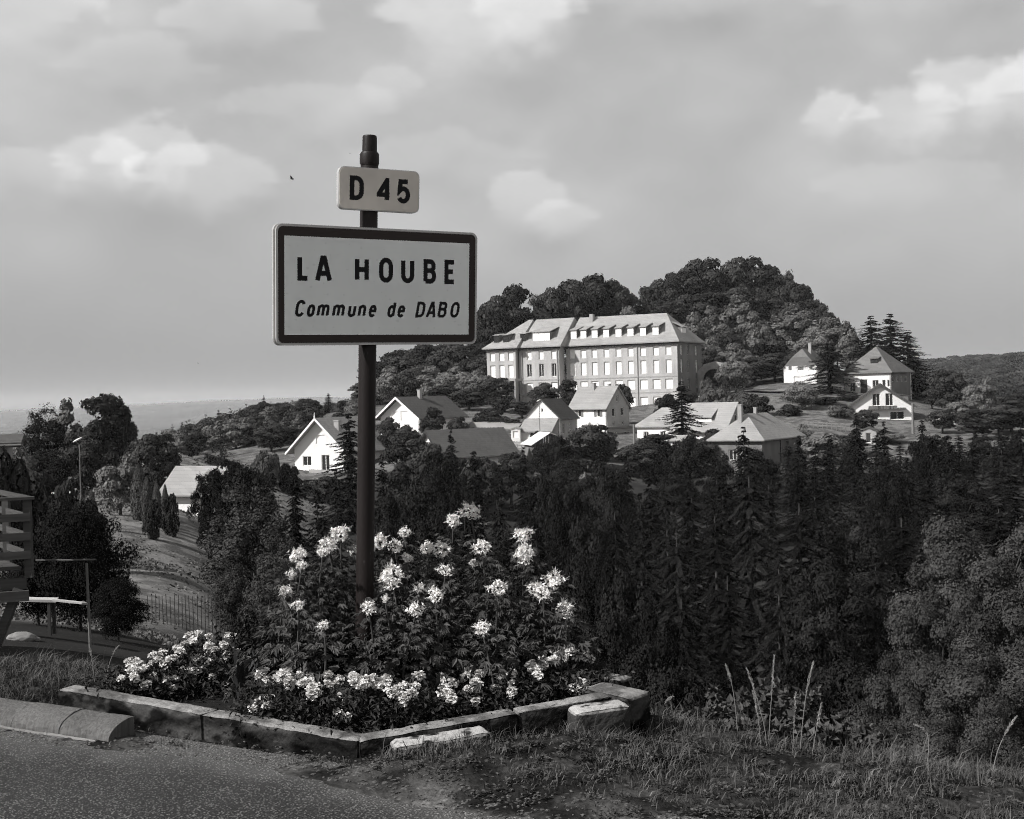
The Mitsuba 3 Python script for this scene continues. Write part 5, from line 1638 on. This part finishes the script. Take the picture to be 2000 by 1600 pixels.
# ------------------------------------------------------------------ timber deck, lawn things at the left
def deck():
    root = 'timber_deck'
    L(root, 'raised timber deck with board railing and slanting prop at the left picture edge', 'deck')
    C0 = at(57, 1112, 19.5)
    zf = C0[2]
    d = unit(np.array([[-1.0, -.36, 0]]))[0]
    e = unit(np.array([[-.55, .85, 0]]))[0]
    Z = np.array([0, 0, 1.0])
    part(root, 'post', mikit.ply(bar(C0 - Z * .12, C0 + Z * 1.02, .10, .10), 'm_wood'))
    part(root, 'post', mikit.ply(bar(C0 + d * 1.5 - Z * .12, C0 + d * 1.5 + Z * 1.02, .10, .10), 'm_wood'))
    part(root, 'post', mikit.ply(bar(C0 + e * 1.4 - Z * .12, C0 + e * 1.4 + Z * 1.02, .10, .10), 'm_wood'))
    for h in (.22, .49, .77):
        part(root, 'rail', mikit.ply(bar(C0 + Z * (h) - d * .06 + np.array([0, -.075, 0]), C0 + Z * h + d * 3 + np.array([0, -.075, 0]), .03, .115), 'm_wood'))
        part(root, 'rail', mikit.ply(bar(C0 + Z * h + e * .06 + np.array([-.02, .02, 0]), C0 + Z * h + e * 3, .03, .10), 'm_wood'))
    part(root, 'handrail', mikit.ply(bar(C0 + Z * 1.045 - d * .1, C0 + Z * 1.045 + d * 3, .16, .04), 'm_wood'))
    part(root, 'handrail', mikit.ply(bar(C0 + Z * 1.045 + e * .09, C0 + Z * 1.045 + e * 3, .16, .04), 'm_wood'))
    for k in range(8):
        part(root, 'floor_board', mikit.ply(bar(C0 + e * (.08 + .15 * k) + d * .09 + Z * .02, C0 + e * (.08 + .15 * k) + d * 3 + Z * .02, .14, .035), 'm_wood'))
    part(root, 'joist', mikit.ply(bar(C0 + d * .04 - Z * .20, C0 + d * 3 - Z * .20, .08, .16), 'm_wood'))
    part(root, 'beam', mikit.ply(bar(C0 - d * .02 + np.array([0, -.1, 0]) - Z * .37, C0 + d * 3 + np.array([0, -.1, 0]) - Z * .37, .09, .15), 'm_wood'))
    b = at(-8, 1262, 19.4)
    part(root, 'prop', mikit.ply(bar(at(36, 1150, 19.4), b, .12, .12), 'm_wood'))


deck()


def lawn_things():
    root = 'garden_table'
    L(root, 'low garden table with a bright pale top behind the deck prop', 'table')
    A, B = at(-90, 1168, 22.0), at(112, 1172, 22.3)
    z0 = H(A[0], A[1])[0] - .1
    part(root, 'table_top', mikit.ply(bar(A, B, .30, .04), 'm_pale_wood'))
    for t in (.06, .94):
        for s in (-.11, .11):
            p = lerp(A, B, t) + [0, s, -.025]
            part(root, 'leg', mikit.ply(bar((p[0], p[1], z0), p, .05, .05), 'm_soffit'))
    root = 'lawn_post'
    L(root, 'thin dark post with a pale cross bar on the lawn by the big bush', 'post')
    q, r = at(176, 1243, 21.2), at(169, 1100, 21.2)
    q[2] = H(q[0], q[1])[0] - .1
    part(root, 'shaft', mikit.ply(tube([q, r], [.025, .022], 8), 'm_dark_wall'))
    part(root, 'cross_bar', mikit.ply(bar(at(104, 1172, 21.3), at(172, 1179, 21.2), .07, .03), 'm_pale_wood'))
    part(root, 'top_rail', mikit.ply(bar(at(70, 1094, 21.3), at(186, 1093, 21.2), .02, .02), 'm_dark_wall'))
    rng = np.random.default_rng(4)
    for px, py, D, s, lb in [(40, 1219, 21.6, .16, 'pale boulder lying at the back of the lawn'), (66, 1221, 21.7, .07, 'small pale stone right of the boulder on the lawn')]:
        m = trimesh.creation.icosphere(3, 1.0)
        m.vertices *= (1 + .5 * (meshkit.fbm(m.vertices * 1.6 + px, 3, 5) - .5))[:, None]
        m.vertices *= np.array([1.5, 1, .6]) * s
        c = at(px, py, D)
        m.apply_translation((c[0], c[1], H(c[0], c[1])[0] + s * .2))
        key = new('stone')
        scene[key] = mikit.ply(m, 'm_lane', smooth=50)
        L(key, lb, 'stone')
    # picket fence below the meadow
    root = 'picket_fence'
    L(root, 'fence of thin upright stakes at the lower end of the meadow', 'fence')
    for k in range(20):
        px = 288 + k * 7.4
        c = at(px, 1163 + 3 * math.sin(k * 2.3), 36.5)
        z = H(c[0], c[1])[0]
        part(root, 'stake', mikit.ply(tube([(c[0], c[1], z - .2), (c[0] + .02 * math.sin(k), c[1], max(c[2], z + .5))], [.014, .010], 6), 'm_soffit'))
    a, b = at(285, 1180, 36.55), at(432, 1176, 36.55)
    part(root, 'wire', mikit.ply(tube([a, lerp(a, b, .5) - [0, 0, .03], b], [.006] * 3, 5), 'm_dark_wall'))
    for px, py, D, lb in [(110, 970, 60, 'white garden pot among the shrubs at the left'), (142, 963, 62, 'second white pot among the shrubs, right of the first')]:
        c = at(px, py, D)
        key = new('garden_pot')
        L(key, lb, 'pot')
        m = trimesh.creation.revolve(np.array([(0, -.22), (.12, -.22), (.17, .12), (.20, .13), (.20, .18), (.15, .18), (.14, .1), (0, .1)]), sections=16)
        m.apply_translation(c)
        part(key, 'pot', mikit.ply(m, 'm_white', smooth=40))
        s = tube([(c[0], c[1], H(c[0], c[1])[0] - .2), (c[0], c[1], c[2] - .223)], [.10, .10], 10)
        part(key, 'pedestal', mikit.ply(s, 'm_grey_wall'))


lawn_things()


def meadow_tufts():
    rng = np.random.default_rng(15)
    n = 60000
    y = 27 * (200 / 27) ** rng.random(n)
    x = -3.0 - .125 * y - rng.random(n) ** .8 * (6 + y * .30)
    P = np.stack([x, y, x * 0], -1)
    keep = rng.random(n) < np.clip((meshkit.fbm(P * .5, 3, 71) - .3) * 3, .1, 1)
    x, y = x[keep], y[keep]
    ht = (.05 + .0010 * y) * (0.7 + .6 * rng.random(len(x)))
    scene['meadow_grass'] = leafy(blades(np.c_[x, y, H(x, y) - .01], ht, np.asarray(.03 + .0020 * y), rng, .085 + .05 * meshkit.fbm(np.stack([x, y, x * 0], -1) * .25, 2, 72), 1.1))
    L('meadow_grass', 'tufted grass of the sloping meadow at the left', 'grass', kind='stuff')


meadow_tufts()
# ------------------------------------------------------------------ trees and shrubs
def trees(name, rows, label, group, category='tree'):
    """rows: (px, top, D, width in px or None, kind, own label or None)"""
    for r in rows:
        px, top, D, w, kind = r[:5]
        own = r[5] if len(r) > 5 else None
        plant(name, kind, px, top, D, w, own or label, group, category)


M0, M1 = 'broad_mid_0', 'broad_mid_1'
B0, B1, B2_, B3 = 'broad_far_0', 'broad_far_1', 'broad_far_2', 'broad_far_3'
trees('hill_tree', [
    (950, 600, 318, 70, B1), (975, 578, 322, 90, B0), (1012, 558, 326, 95, B1, 'round tree on the skyline directly right of the sign board'), (1045, 575, 330, 70, B2_), (1078, 562, 334, 80, B0), (1112, 546, 338, 95, B0, 'broad tree on the skyline above the left dormers of the long building'),
    (1160, 538, 342, 100, B1, 'highest tree on the skyline above the middle of the long roof'), (1200, 548, 344, 90, B0), (1232, 575, 344, 60, B1), (1262, 560, 346, 70, B1), (1294, 545, 348, 85, B0), (1330, 528, 352, 95, B1), (1368, 506, 356, 110, B0, 'left of the two highest crowns on the wooded hill'),
    (1408, 512, 360, 90, B2_), (1448, 503, 360, 110, B0, 'right of the two highest crowns on the wooded hill'), (1492, 518, 360, 95, B1), (1528, 538, 358, 80, B0), (1540, 531, 362, 45, B3, 'narrow pointed tree standing up from the right shoulder of the wooded hill'), (1562, 556, 356, 70, B1),
    (1592, 585, 350, 70, B0), (1612, 612, 346, 60, B1), (1634, 640, 340, 55, B0), (1240, 600, 330, 80, B2_), (1300, 590, 328, 90, B1), (1345, 575, 332, 100, B0), (1390, 570, 336, 100, B1), (1440, 562, 340, 100, B0), (1490, 575, 342, 95, B1), (1540, 590, 340, 90, B0), (1580, 622, 336, 80, B1)],
    'dark broadleaf tree packed in the upper crown line of the wooded hill', 'dark trees of the upper wooded hill')
trees('hill_tree', [
    (1350, 612, 308, 80, B2_), (1392, 600, 312, 60, B3), (1434, 578, 318, 60, B3, 'pale pointed tree in the middle of the wooded hillside'), (1470, 610, 316, 70, B2_), (1510, 618, 318, 70, B3), (1545, 595, 322, 60, B3), (1578, 610, 320, 62, B3), (1600, 620, 318, 60, B2_),
    (1375, 660, 298, 80, B2_), (1415, 640, 302, 80, B0), (1455, 645, 302, 85, B2_), (1500, 655, 304, 90, B0), (1548, 655, 306, 80, B2_), (1590, 645, 308, 70, B2_), (1622, 622, 312, 75, B3), (1652, 628, 306, 50, B3, 'slender feathery tree at the lower right end of the wooded hill'),
    (1430, 672, 292, 85, B2_, 'pale leafy tree over the dark arch right of the long building'), (1365, 668, 296, 60, B0), (1470, 700, 290, 80, B0), (1512, 690, 292, 80, B0), (1555, 690, 296, 60, B0), (1330, 650, 300, 50, B2_), (1670, 655, 300, 50, B3), (1450, 735, 286, 46, 'bush_1', 'small pale shrub at the foot of the wooded hill')],
    'lighter broadleaf tree on the lower slope of the wooded hill', 'lighter trees of the lower wooded hill')
trees('hill_tree', [
    (735, 705, 318, 70, B0), (768, 688, 312, 80, B1), (800, 682, 308, 90, B0), (840, 672, 306, 95, B1), (880, 668, 304, 95, B0), (920, 672, 304, 95, B1), (950, 690, 300, 80, B0), (700, 748, 330, 42, B3, 'slim tree close to the left side of the post'), (775, 715, 292, 85, B2_), (815, 712, 288, 90, B0), (855, 716, 284, 95, B2_),
    (895, 715, 280, 80, B2_, 'pale crown left of the long building'), (932, 722, 276, 80, B2_), (968, 738, 270, 70, B0, 'dark rounded tree touching the left end of the long building'), (740, 740, 300, 80, B2_), (915, 760, 262, 80, B0), (980, 775, 258, 50, 'bush_0'), (870, 752, 270, 80, B1)],
    'broadleaf tree on the slope below the name board', 'trees of the slope left of the long building')
trees('spruce_tree', [
    (1700, 616, 278, 120, 'spruce_2', 'left spruce of the trio behind the large brown roof'), (1738, 612, 274, 130, 'spruce_2', 'tallest spruce of the trio behind the large brown roof'), (1772, 648, 272, 120, 'spruce_0', 'right spruce of the trio behind the large brown roof'), (1788, 690, 270, 100, 'spruce_1', 'low spruce at the right corner of the large brown roof'),
    (1618, 662, 262, 130, 'spruce_1', 'broad dark spruce between the narrow pale house and the large brown roof'), (1330, 744, 200, 105, 'spruce_2', 'dark spruce standing before the right corner of the long building'), (681, 806, 150, 130, 'spruce_2', 'dark spruce between the white gabled house and the sign post'),
    (641, 768, 300, 30, 'spruce_2', 'small pointed spruce on the skyline left of the post'), (515, 772, 330, 24, 'spruce_2', 'little spruce on the left ridge skyline')], None, None)
trees('village_tree', [
    (1436, 694, 266, 66, B2_, 'pale leafy tree standing right before the stone arch'), (1380, 738, 268, 30, 'bush_1', 'small pale shrub at the left foot of the stone arch'), (1384, 684, 290, 66, B0, 'dark tree rising behind the stone arch'), (1412, 735, 262, 30, 'bush_0', 'dark shrub half across the stone arch opening'), (1062, 748, 246, 62, B0, 'round dark tree before the middle of the long building'), (1112, 742, 240, 50, B1, 'tree hiding the corner of the long building left of the two storey house'), (1215, 750, 238, 44, B0, 'small tree behind the gable of the two storey house'), (1300, 770, 236, 56, 'bush_0', 'bushy shrub at the foot of the long building'),
    (1395, 755, 244, 70, 'bush_1', 'shrub on the bank left of the lane'), (1445, 765, 238, 80, 'bush_1', 'wide pale shrub below the lane'), (1350, 768, 246, 40, 'bush_0', 'dark shrub behind the spruce at the right end of the long building'), (1565, 745, 240, 64, B2_, 'small pale tree before the narrow clipped gable house'),
    (1610, 775, 246, 70, 'bush_0', 'dark shrub row under the broad dark spruce'), (1640, 790, 232, 60, 'bush_1', 'shrub left of the chalet'), (1852, 722, 244, 76, B0, 'left of two round trees against the far ridge'), (1912, 738, 240, 66, B2_, 'right of two round trees against the far ridge'),
    (1880, 775, 226, 70, B2_, 'tree low between the two round trees and the white hut'), (1950, 790, 210, 90, B0, 'tree at the right picture edge below the far ridge'), (1958, 775, 250, 80, B0, 'dark tree at the right edge under the far ridge'), (1995, 768, 262, 70, B1, 'tree cut by the right picture edge under the far ridge'), (1975, 800, 215, 90, B0, 'broad tree low at the right edge, behind the valley stand'), (1820, 760, 250, 40, B1, 'slim dark tree beside the right wall of the chalet'), (1290, 848, 192, 100, B1, 'grey leafy tree left of the spruce by the big pale roof'),
    (1250, 866, 186, 90, B0, 'tree below the terrace'), (1360, 858, 188, 80, B0, 'shrubby tree before the white wall of the big pale roofed house'), (1150, 830, 188, 105, B0, 'dark round tree right of the board barn'), (1180, 850, 196, 60, B1, 'dark tree below the terrace wall'), (1110, 875, 188, 40, 'bush_0', 'shrub behind the board barn'),
    (1028, 825, 216, 32, 'bush_0', 'small round shrub left of the small white gable'), (1045, 842, 206, 26, 'bush_0', 'tiny dark shrub before the small white gable'), (845, 796, 208, 52, B1, 'dark tree in front of the dark roof edged in white'), (790, 832, 196, 60, B0, 'tree hiding the wall of the house beside the post'), (758, 815, 206, 46, B0, 'tree touching the right side of the post'),
    (1605, 846, 190, 100, B2_, 'pale shrubby tree right of the hip roofed house'), (1652, 850, 196, 90, B1, 'pale tree below the chalet'), (1735, 845, 206, 70, B2_, 'shrub under the balcony of the chalet'), (1530, 905, 176, 40, 'bush_1', 'pale shrub at the corner of the shaded side wall'), (985, 850, 200, 30, 'bush_1', 'small shrub beside the low garden wall')],
    None, None)
trees('left_tree', [
    (78, 795, 128, 96, 'soft_dark', 'dark pine at the left with tiered branches'), (125, 782, 134, 70, B3, 'feathery pale tree between the two dark trees at the left'), (196, 772, 126, 128, B1, 'large dark broadleaf tree left, highest of its group'), (238, 800, 128, 60, B0, 'right hand side tree of the dark group at the left'), (30, 870, 110, 90, B2_, 'low pale tree at the left picture edge'),
    (298, 848, 116, 108, B0, 'dark rounded tree behind the columnar conifers'), (160, 850, 118, 90, B0, 'dark tree filling the gap below the large broadleaf tree'), (100, 880, 112, 100, 'soft_dark', 'lower branches of pine trees at the left')], None, None)
trees('columnar_conifer', [(232, 888, 103, 100, B2_, 'broad pale shrubby tree at the left end of the columnar conifers'), (270, 905, 101, 34, 'thuja', 'tallest columnar conifer beside the pale shrubby tree'), (286, 930, 100, 24, 'thuja'), (305, 936, 99, 20, 'thuja'), (322, 945, 98, 18, 'thuja', 'smallest columnar conifer, next to the low white cottage'), (178, 955, 92, 20, 'thuja', 'small columnar conifer by the slim street lamp')],
    'columnar conifer left of the low white cottage', 'columnar conifers beside the cottage')
trees('garden_shrub', [(60, 925, 62, 130, 'bush_0', 'shrub behind the deck railing'), (110, 945, 58, 100, 'bush_0', 'shrub around the white pots'), (160, 975, 56, 90, 'bush_0', 'shrub at the top of the meadow edge'), (14, 872, 58, 110, 'bush_0', 'shrub below the dark eaves at the left'), (330, 965, 96, 36, 'bush_0', 'dark shrub at the wall of the low white cottage'), (295, 975, 92, 40, 'bush_0', 'low shrub under the columnar conifers'),
                        (345, 870, 172, 46, 'bush_1', 'pale shrub on the field behind the dark rounded tree'), (520, 880, 166, 60, 'bush_1', 'pale shrub left of the white gabled house'), (565, 905, 168, 44, 'bush_0', 'dark shrub at the corner of the white gabled house')], None, None, 'shrub')
plant('big_bush', 'bush_near', 150, 985, 25.5, 185, 'large dark bush behind the thin lawn post', None, 'bush')
plant('big_bush', 'bush_near', 70, 1045, 26.0, 150, 'dark bush behind the deck', None, 'bush')
plant('big_bush', 'bush_near', 228, 1130, 24.0, 100, 'right hand skirt of the large dark bush', None, 'bush')
trees('soft_tree', [(486, 955, 52, 190, 'soft', 'soft grey feathery tree left of the spider flowers'), (545, 1040, 44, 120, 'soft', 'feathery shrub low behind the spider flowers at the left'), (450, 1095, 46, 80, 'soft', 'feathery shrub at the lower right of the meadow'), (525, 1110, 36, 120, 'soft', 'feathery shrub behind the cream flowers')], None, None)
trees('village_tree', [(792, 842, 168, 90, B1, 'dark tree before the small white gable of the low house'), (838, 866, 164, 90, B0, 'dark round tree under the white gable of the low house'), (890, 893, 160, 70, B1, 'dark tree hiding the wall under the broad dark roof'), (942, 893, 160, 76, B0, 'dark tree below the middle of the broad dark roof'), (996, 884, 166, 70, B1, 'dark tree at the right corner of the broad dark roof'),
                        (552, 912, 172, 60, B0, 'dark tree at the left foot of the white gabled house'), (594, 938, 168, 70, B1, 'dark tree under the balcony of the white gabled house'), (640, 930, 166, 70, B0, 'dark tree right below the white gabled house'), (892, 815, 200, 44, B0, 'small tree at the right end of the dark roof edged in white'), (1075, 898, 176, 60, 'bush_0', 'shrub in front of the board barn'),
                        (1395, 838, 194, 60, B1, 'dark tree at the right side of the large pale roof'), (1560, 830, 200, 60, B2_, 'pale tree on the meadow above the hip roofed house'), (1480, 770, 236, 60, 'bush_0', 'dark shrub beneath the lane'), (1690, 800, 216, 50, B0, 'small dark tree at the left foot of the chalet'), (1840, 800, 214, 60, B0, 'dark tree right of the chalet pole'), (1905, 800, 204, 80, B1, 'dark tree above the valley stand at the right'),
                        (960, 800, 236, 60, 'bush_0', 'dark shrubbery above the low garden wall'), (1020, 785, 246, 60, B1, 'dark tree behind the ridge of the small white gable'), (1655, 770, 250, 50, 'bush_0', 'shrub before the large brown roofed house'), (1545, 790, 234, 50, 'bush_0', 'dark shrub row beside the small pale tree')], None, None)
S0, S1, S2 = 'spruce_0', 'spruce_1', 'spruce_2'
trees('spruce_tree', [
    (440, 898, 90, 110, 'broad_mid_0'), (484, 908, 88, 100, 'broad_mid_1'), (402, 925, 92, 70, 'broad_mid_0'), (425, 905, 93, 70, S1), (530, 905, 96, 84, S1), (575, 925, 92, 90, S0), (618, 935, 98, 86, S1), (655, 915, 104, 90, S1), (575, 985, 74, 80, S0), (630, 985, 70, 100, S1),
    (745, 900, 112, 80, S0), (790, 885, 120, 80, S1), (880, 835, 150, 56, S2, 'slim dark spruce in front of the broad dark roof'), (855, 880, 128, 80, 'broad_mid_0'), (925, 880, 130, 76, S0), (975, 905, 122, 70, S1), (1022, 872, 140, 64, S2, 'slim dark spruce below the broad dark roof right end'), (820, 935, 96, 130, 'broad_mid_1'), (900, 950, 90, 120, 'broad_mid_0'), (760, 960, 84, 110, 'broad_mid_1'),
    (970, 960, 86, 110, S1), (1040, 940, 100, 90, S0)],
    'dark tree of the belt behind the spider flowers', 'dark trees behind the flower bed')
trees('spruce_tree', [
    (1172, 838, 148, 84, S1), (1225, 880, 138, 90, S1), (1270, 905, 130, 100, S0), (1190, 905, 122, 110, M1), (1340, 880, 142, 70, S0), (1398, 868, 140, 70, S1), (1452, 832, 146, 104, S2, 'sharp tipped dark spruce before the hip roofed house'), (1300, 930, 112, 120, S1), (1410, 920, 118, 110, S0), (1560, 862, 150, 76, S2, 'dark spruce before the shaded side wall of the hip roofed house'),
    (1500, 930, 116, 110, S1), (1612, 880, 140, 80, S0), (1672, 806, 160, 66, S2, 'tall dark spruce left of the chalet front'), (1726, 822, 152, 72, S2, 'dark spruce right below the chalet balcony'), (1800, 820, 156, 64, S0, 'dark spruce in front of the right side of the chalet'), (1770, 880, 138, 80, S1), (1840, 870, 134, 90, S1), (1900, 868, 128, 90, S0), (1955, 835, 136, 90, S1), (1992, 790, 150, 70, S1, 'dark spruce at the right picture edge'),
    (1690, 905, 122, 100, S1), (1590, 925, 118, 110, S0), (1740, 930, 112, 110, M0), (1880, 935, 108, 130, M1), (1975, 920, 104, 130, S0), (1810, 950, 102, 120, S0), (1640, 960, 104, 130, S1), (1350, 960, 100, 130, S0), (1250, 960, 98, 120, S1)],
    'dark spruce crowded in the stand filling the valley at the right', 'dark spruces of the right valley')
N0, N1 = 'spruce_near_0', 'spruce_near_1'
trees('spruce_tree', [
    (1462, 905, 84, 300, N0, 'biggest spruce in the middle of the valley stand, long drooping boughs'), (1395, 985, 78, 240, N1), (1560, 965, 80, 260, N1), (1660, 1000, 82, 200, 'soft_dark'), (1320, 1020, 74, 220, N0), (1760, 1000, 84, 240, N1), (1865, 990, 80, 230, N0), (1520, 1060, 66, 240, N0), (1610, 1090, 64, 180, M1), (1420, 1110, 62, 220, N1), (1710, 1090, 66, 240, N0), (1330, 1150, 58, 190, N1), (1200, 980, 80, 160, N1), (1950, 985, 84, 220, N1)],
    'spruce with long hanging boughs, front row of the valley stand', 'front row of valley spruces')
trees('broadleaf_tree', [
    (1148, 1010, 76, 130, M1), (1110, 960, 88, 100, M0), (1070, 930, 100, 90, M1), (1165, 1090, 58, 130, M0), (1220, 1115, 48, 130, M1, 'pale broad bush tree right of the highest spider flowers'), (1130, 1080, 62, 110, M1), (1090, 1060, 66, 110, M0), (1190, 1190, 40, 140, M1), (1280, 1180, 44, 130, M0), (1250, 1260, 32, 150, M1), (1180, 1240, 34, 140, M0), (1320, 1300, 26, 170, M1), (1030, 1010, 76, 110, M0), (980, 1040, 66, 120, M1), (1420, 1330, 24, 180, M0), (1560, 1320, 26, 190, M0), (1660, 1290, 28, 180, M1)],
    'low broadleaf tree between flower bed and valley spruces', 'low broadleaf trees behind the bed')
R0_, R1_ = 'broad_near_0', 'broad_near_1'
trees('broadleaf_tree', [
    (1925, 1012, 38, 330, R0_, 'large pale leaved tree at the right, its crown highest there'), (1990, 1110, 31, 290, R1_, 'broadleaf tree cut by the right picture edge'), (1835, 1150, 36, 230, R1_, 'broadleaf tree left of the large pale leaved one'), (1960, 1240, 24, 320, R0_, 'near broadleaf tree low at the right picture edge'), (1800, 1290, 25, 230, R1_, 'near broadleaf shrub at the lower right, left of its taller neighbour'), (1880, 1360, 17, 260, R0_, 'leafy shrub just beyond the verge at the right'), (1720, 1380, 18, 220, R1_, 'dark leafy shrub beyond the verge')], None, None)

_r = np.random.default_rng(61)
for i in range(40):
    px = 1060 + i * 24 + _r.uniform(-9, 9)
    D = _r.uniform(142, 172)
    x = at(px, 900, D)[0]
    z = H(x, D)[0]
    top = 800 - (z + _r.uniform(4.5, 10.5) - CZ) / D * F + 0.0262 * (1000 - px) - 29
    plant('spruce_tree', [S0, S1, M0, M1, S1][_r.integers(5)], px, max(top, 850), D, _r.uniform(48, 84), 'dark tree in the rear rows of the valley stand just below the village', 'rear rows of the valley stand', 'tree')

# the wooded ridge at the far left, read as one mass
_r = np.random.default_rng(88)
_k = 0
for i in range(430):
    px = _r.uniform(262, 705)
    D = _r.uniform(225, 600)
    if D < 330 and px < 330:
        continue
    x = at(px, 800, D)[0]
    z = H(x, D)[0]
    conif = _r.random() < (.55 if D > 420 else .25)
    kind = 'spruce_far' if conif else [B0, B1, B2_, B3][_r.integers(4)]
    h = _r.uniform(6, 9) * (1.15 if conif else .9)
    h *= .75 if D < 300 else 1
    h = min(h, at(px, np.interp(px, [262, 300, 400, 500, 600, 650, 705], [836, 824, 803, 789, 780, 790, 772]) + _r.uniform(-5, 8), D)[2] - z)
    if h < 2.5:
        continue
    s = h / PROTO[kind][0]
    _k += 1
    scene[f'ridge_forest__{_k:03d}'] = {'type': 'instance', 'group': {'type': 'ref', 'id': 'kind_' + kind}, 'to_world': T().translate([x, D, z - .3]).rotate([0, 0, 1], float(_r.uniform(0, 360))).scale([s * 1.45, s * 1.45, s])}
L('ridge_forest', 'mixed wood covering the low ridge at the left', 'forest', kind='stuff')
_k = 0
for i in range(420):
    px = _r.uniform(1760, 2060)
    D = _r.uniform(900, 1760)
    x = at(px, 800, D)[0]
    kind = ['spruce_far', B0, B1][_r.integers(3)]
    s = _r.uniform(14, 22) / PROTO[kind][0]
    _k += 1
    scene[f'far_forest__{_k:03d}'] = {'type': 'instance', 'group': {'type': 'ref', 'id': 'kind_' + kind}, 'to_world': T().translate([x, D, H(x, D)[0] - .5]).rotate([0, 0, 1], float(_r.uniform(0, 360))).scale([s * 2, s * 2, s])}
L('far_forest', 'hazy far wooded ridge at the right', 'forest', kind='stuff')

# ------------------------------------------------------------------ the air
scene['haze_medium'] = {'type': 'homogeneous', 'albedo': {'type': 'rgb', 'value': [.95, .95, .95]}, 'sigma_t': {'type': 'rgb', 'value': [0.7e-4] * 3}}
scene['haze'] = {'type': 'cube', 'to_world': T().translate([0, 0, -60]).scale([14500, 14500, 160]), 'bsdf': {'type': 'null'}, 'interior': {'type': 'ref', 'id': 'haze_medium'}}
labels['haze'] = {'label': 'thin summer haze', 'kind': 'stuff'}
for _key in [k for k in labels if labels[k].get('label') is None]:
    labels[_key]['label'] = _key.replace('_', ' ')

# what look alike are told apart by their place in the row, from left to right, where a row is short enough to count
ORD = ('first second third fourth fifth sixth seventh eighth ninth tenth eleventh twelfth thirteenth fourteenth fifteenth sixteenth seventeenth eighteenth nineteenth twentieth').split()


def bearing(key):
    if 'to_world' in scene.get(key, {}):
        m = np.array(T(scene[key]['to_world']).matrix)
        return m[0, 3] / m[1, 3]
    return float(np.mean([np.mean(v[:, 0] / v[:, 1]) for v in [meshkit.WRITTEN[d['filename']][0] for k, d in scene.items() if k.startswith(key + '__stem') or k.startswith(key + '__foliage')]]))


_same = {}
for k, v in labels.items():
    if v.get('group') and '__' not in k:
        _same.setdefault(v['label'], []).append(k)
for text, keys in _same.items():
    if 1 < len(keys) <= 20:
        for i, k in enumerate(sorted(keys, key=bearing)):
            labels[k]['label'] = f'{text}, {ORD[i]} from the left'
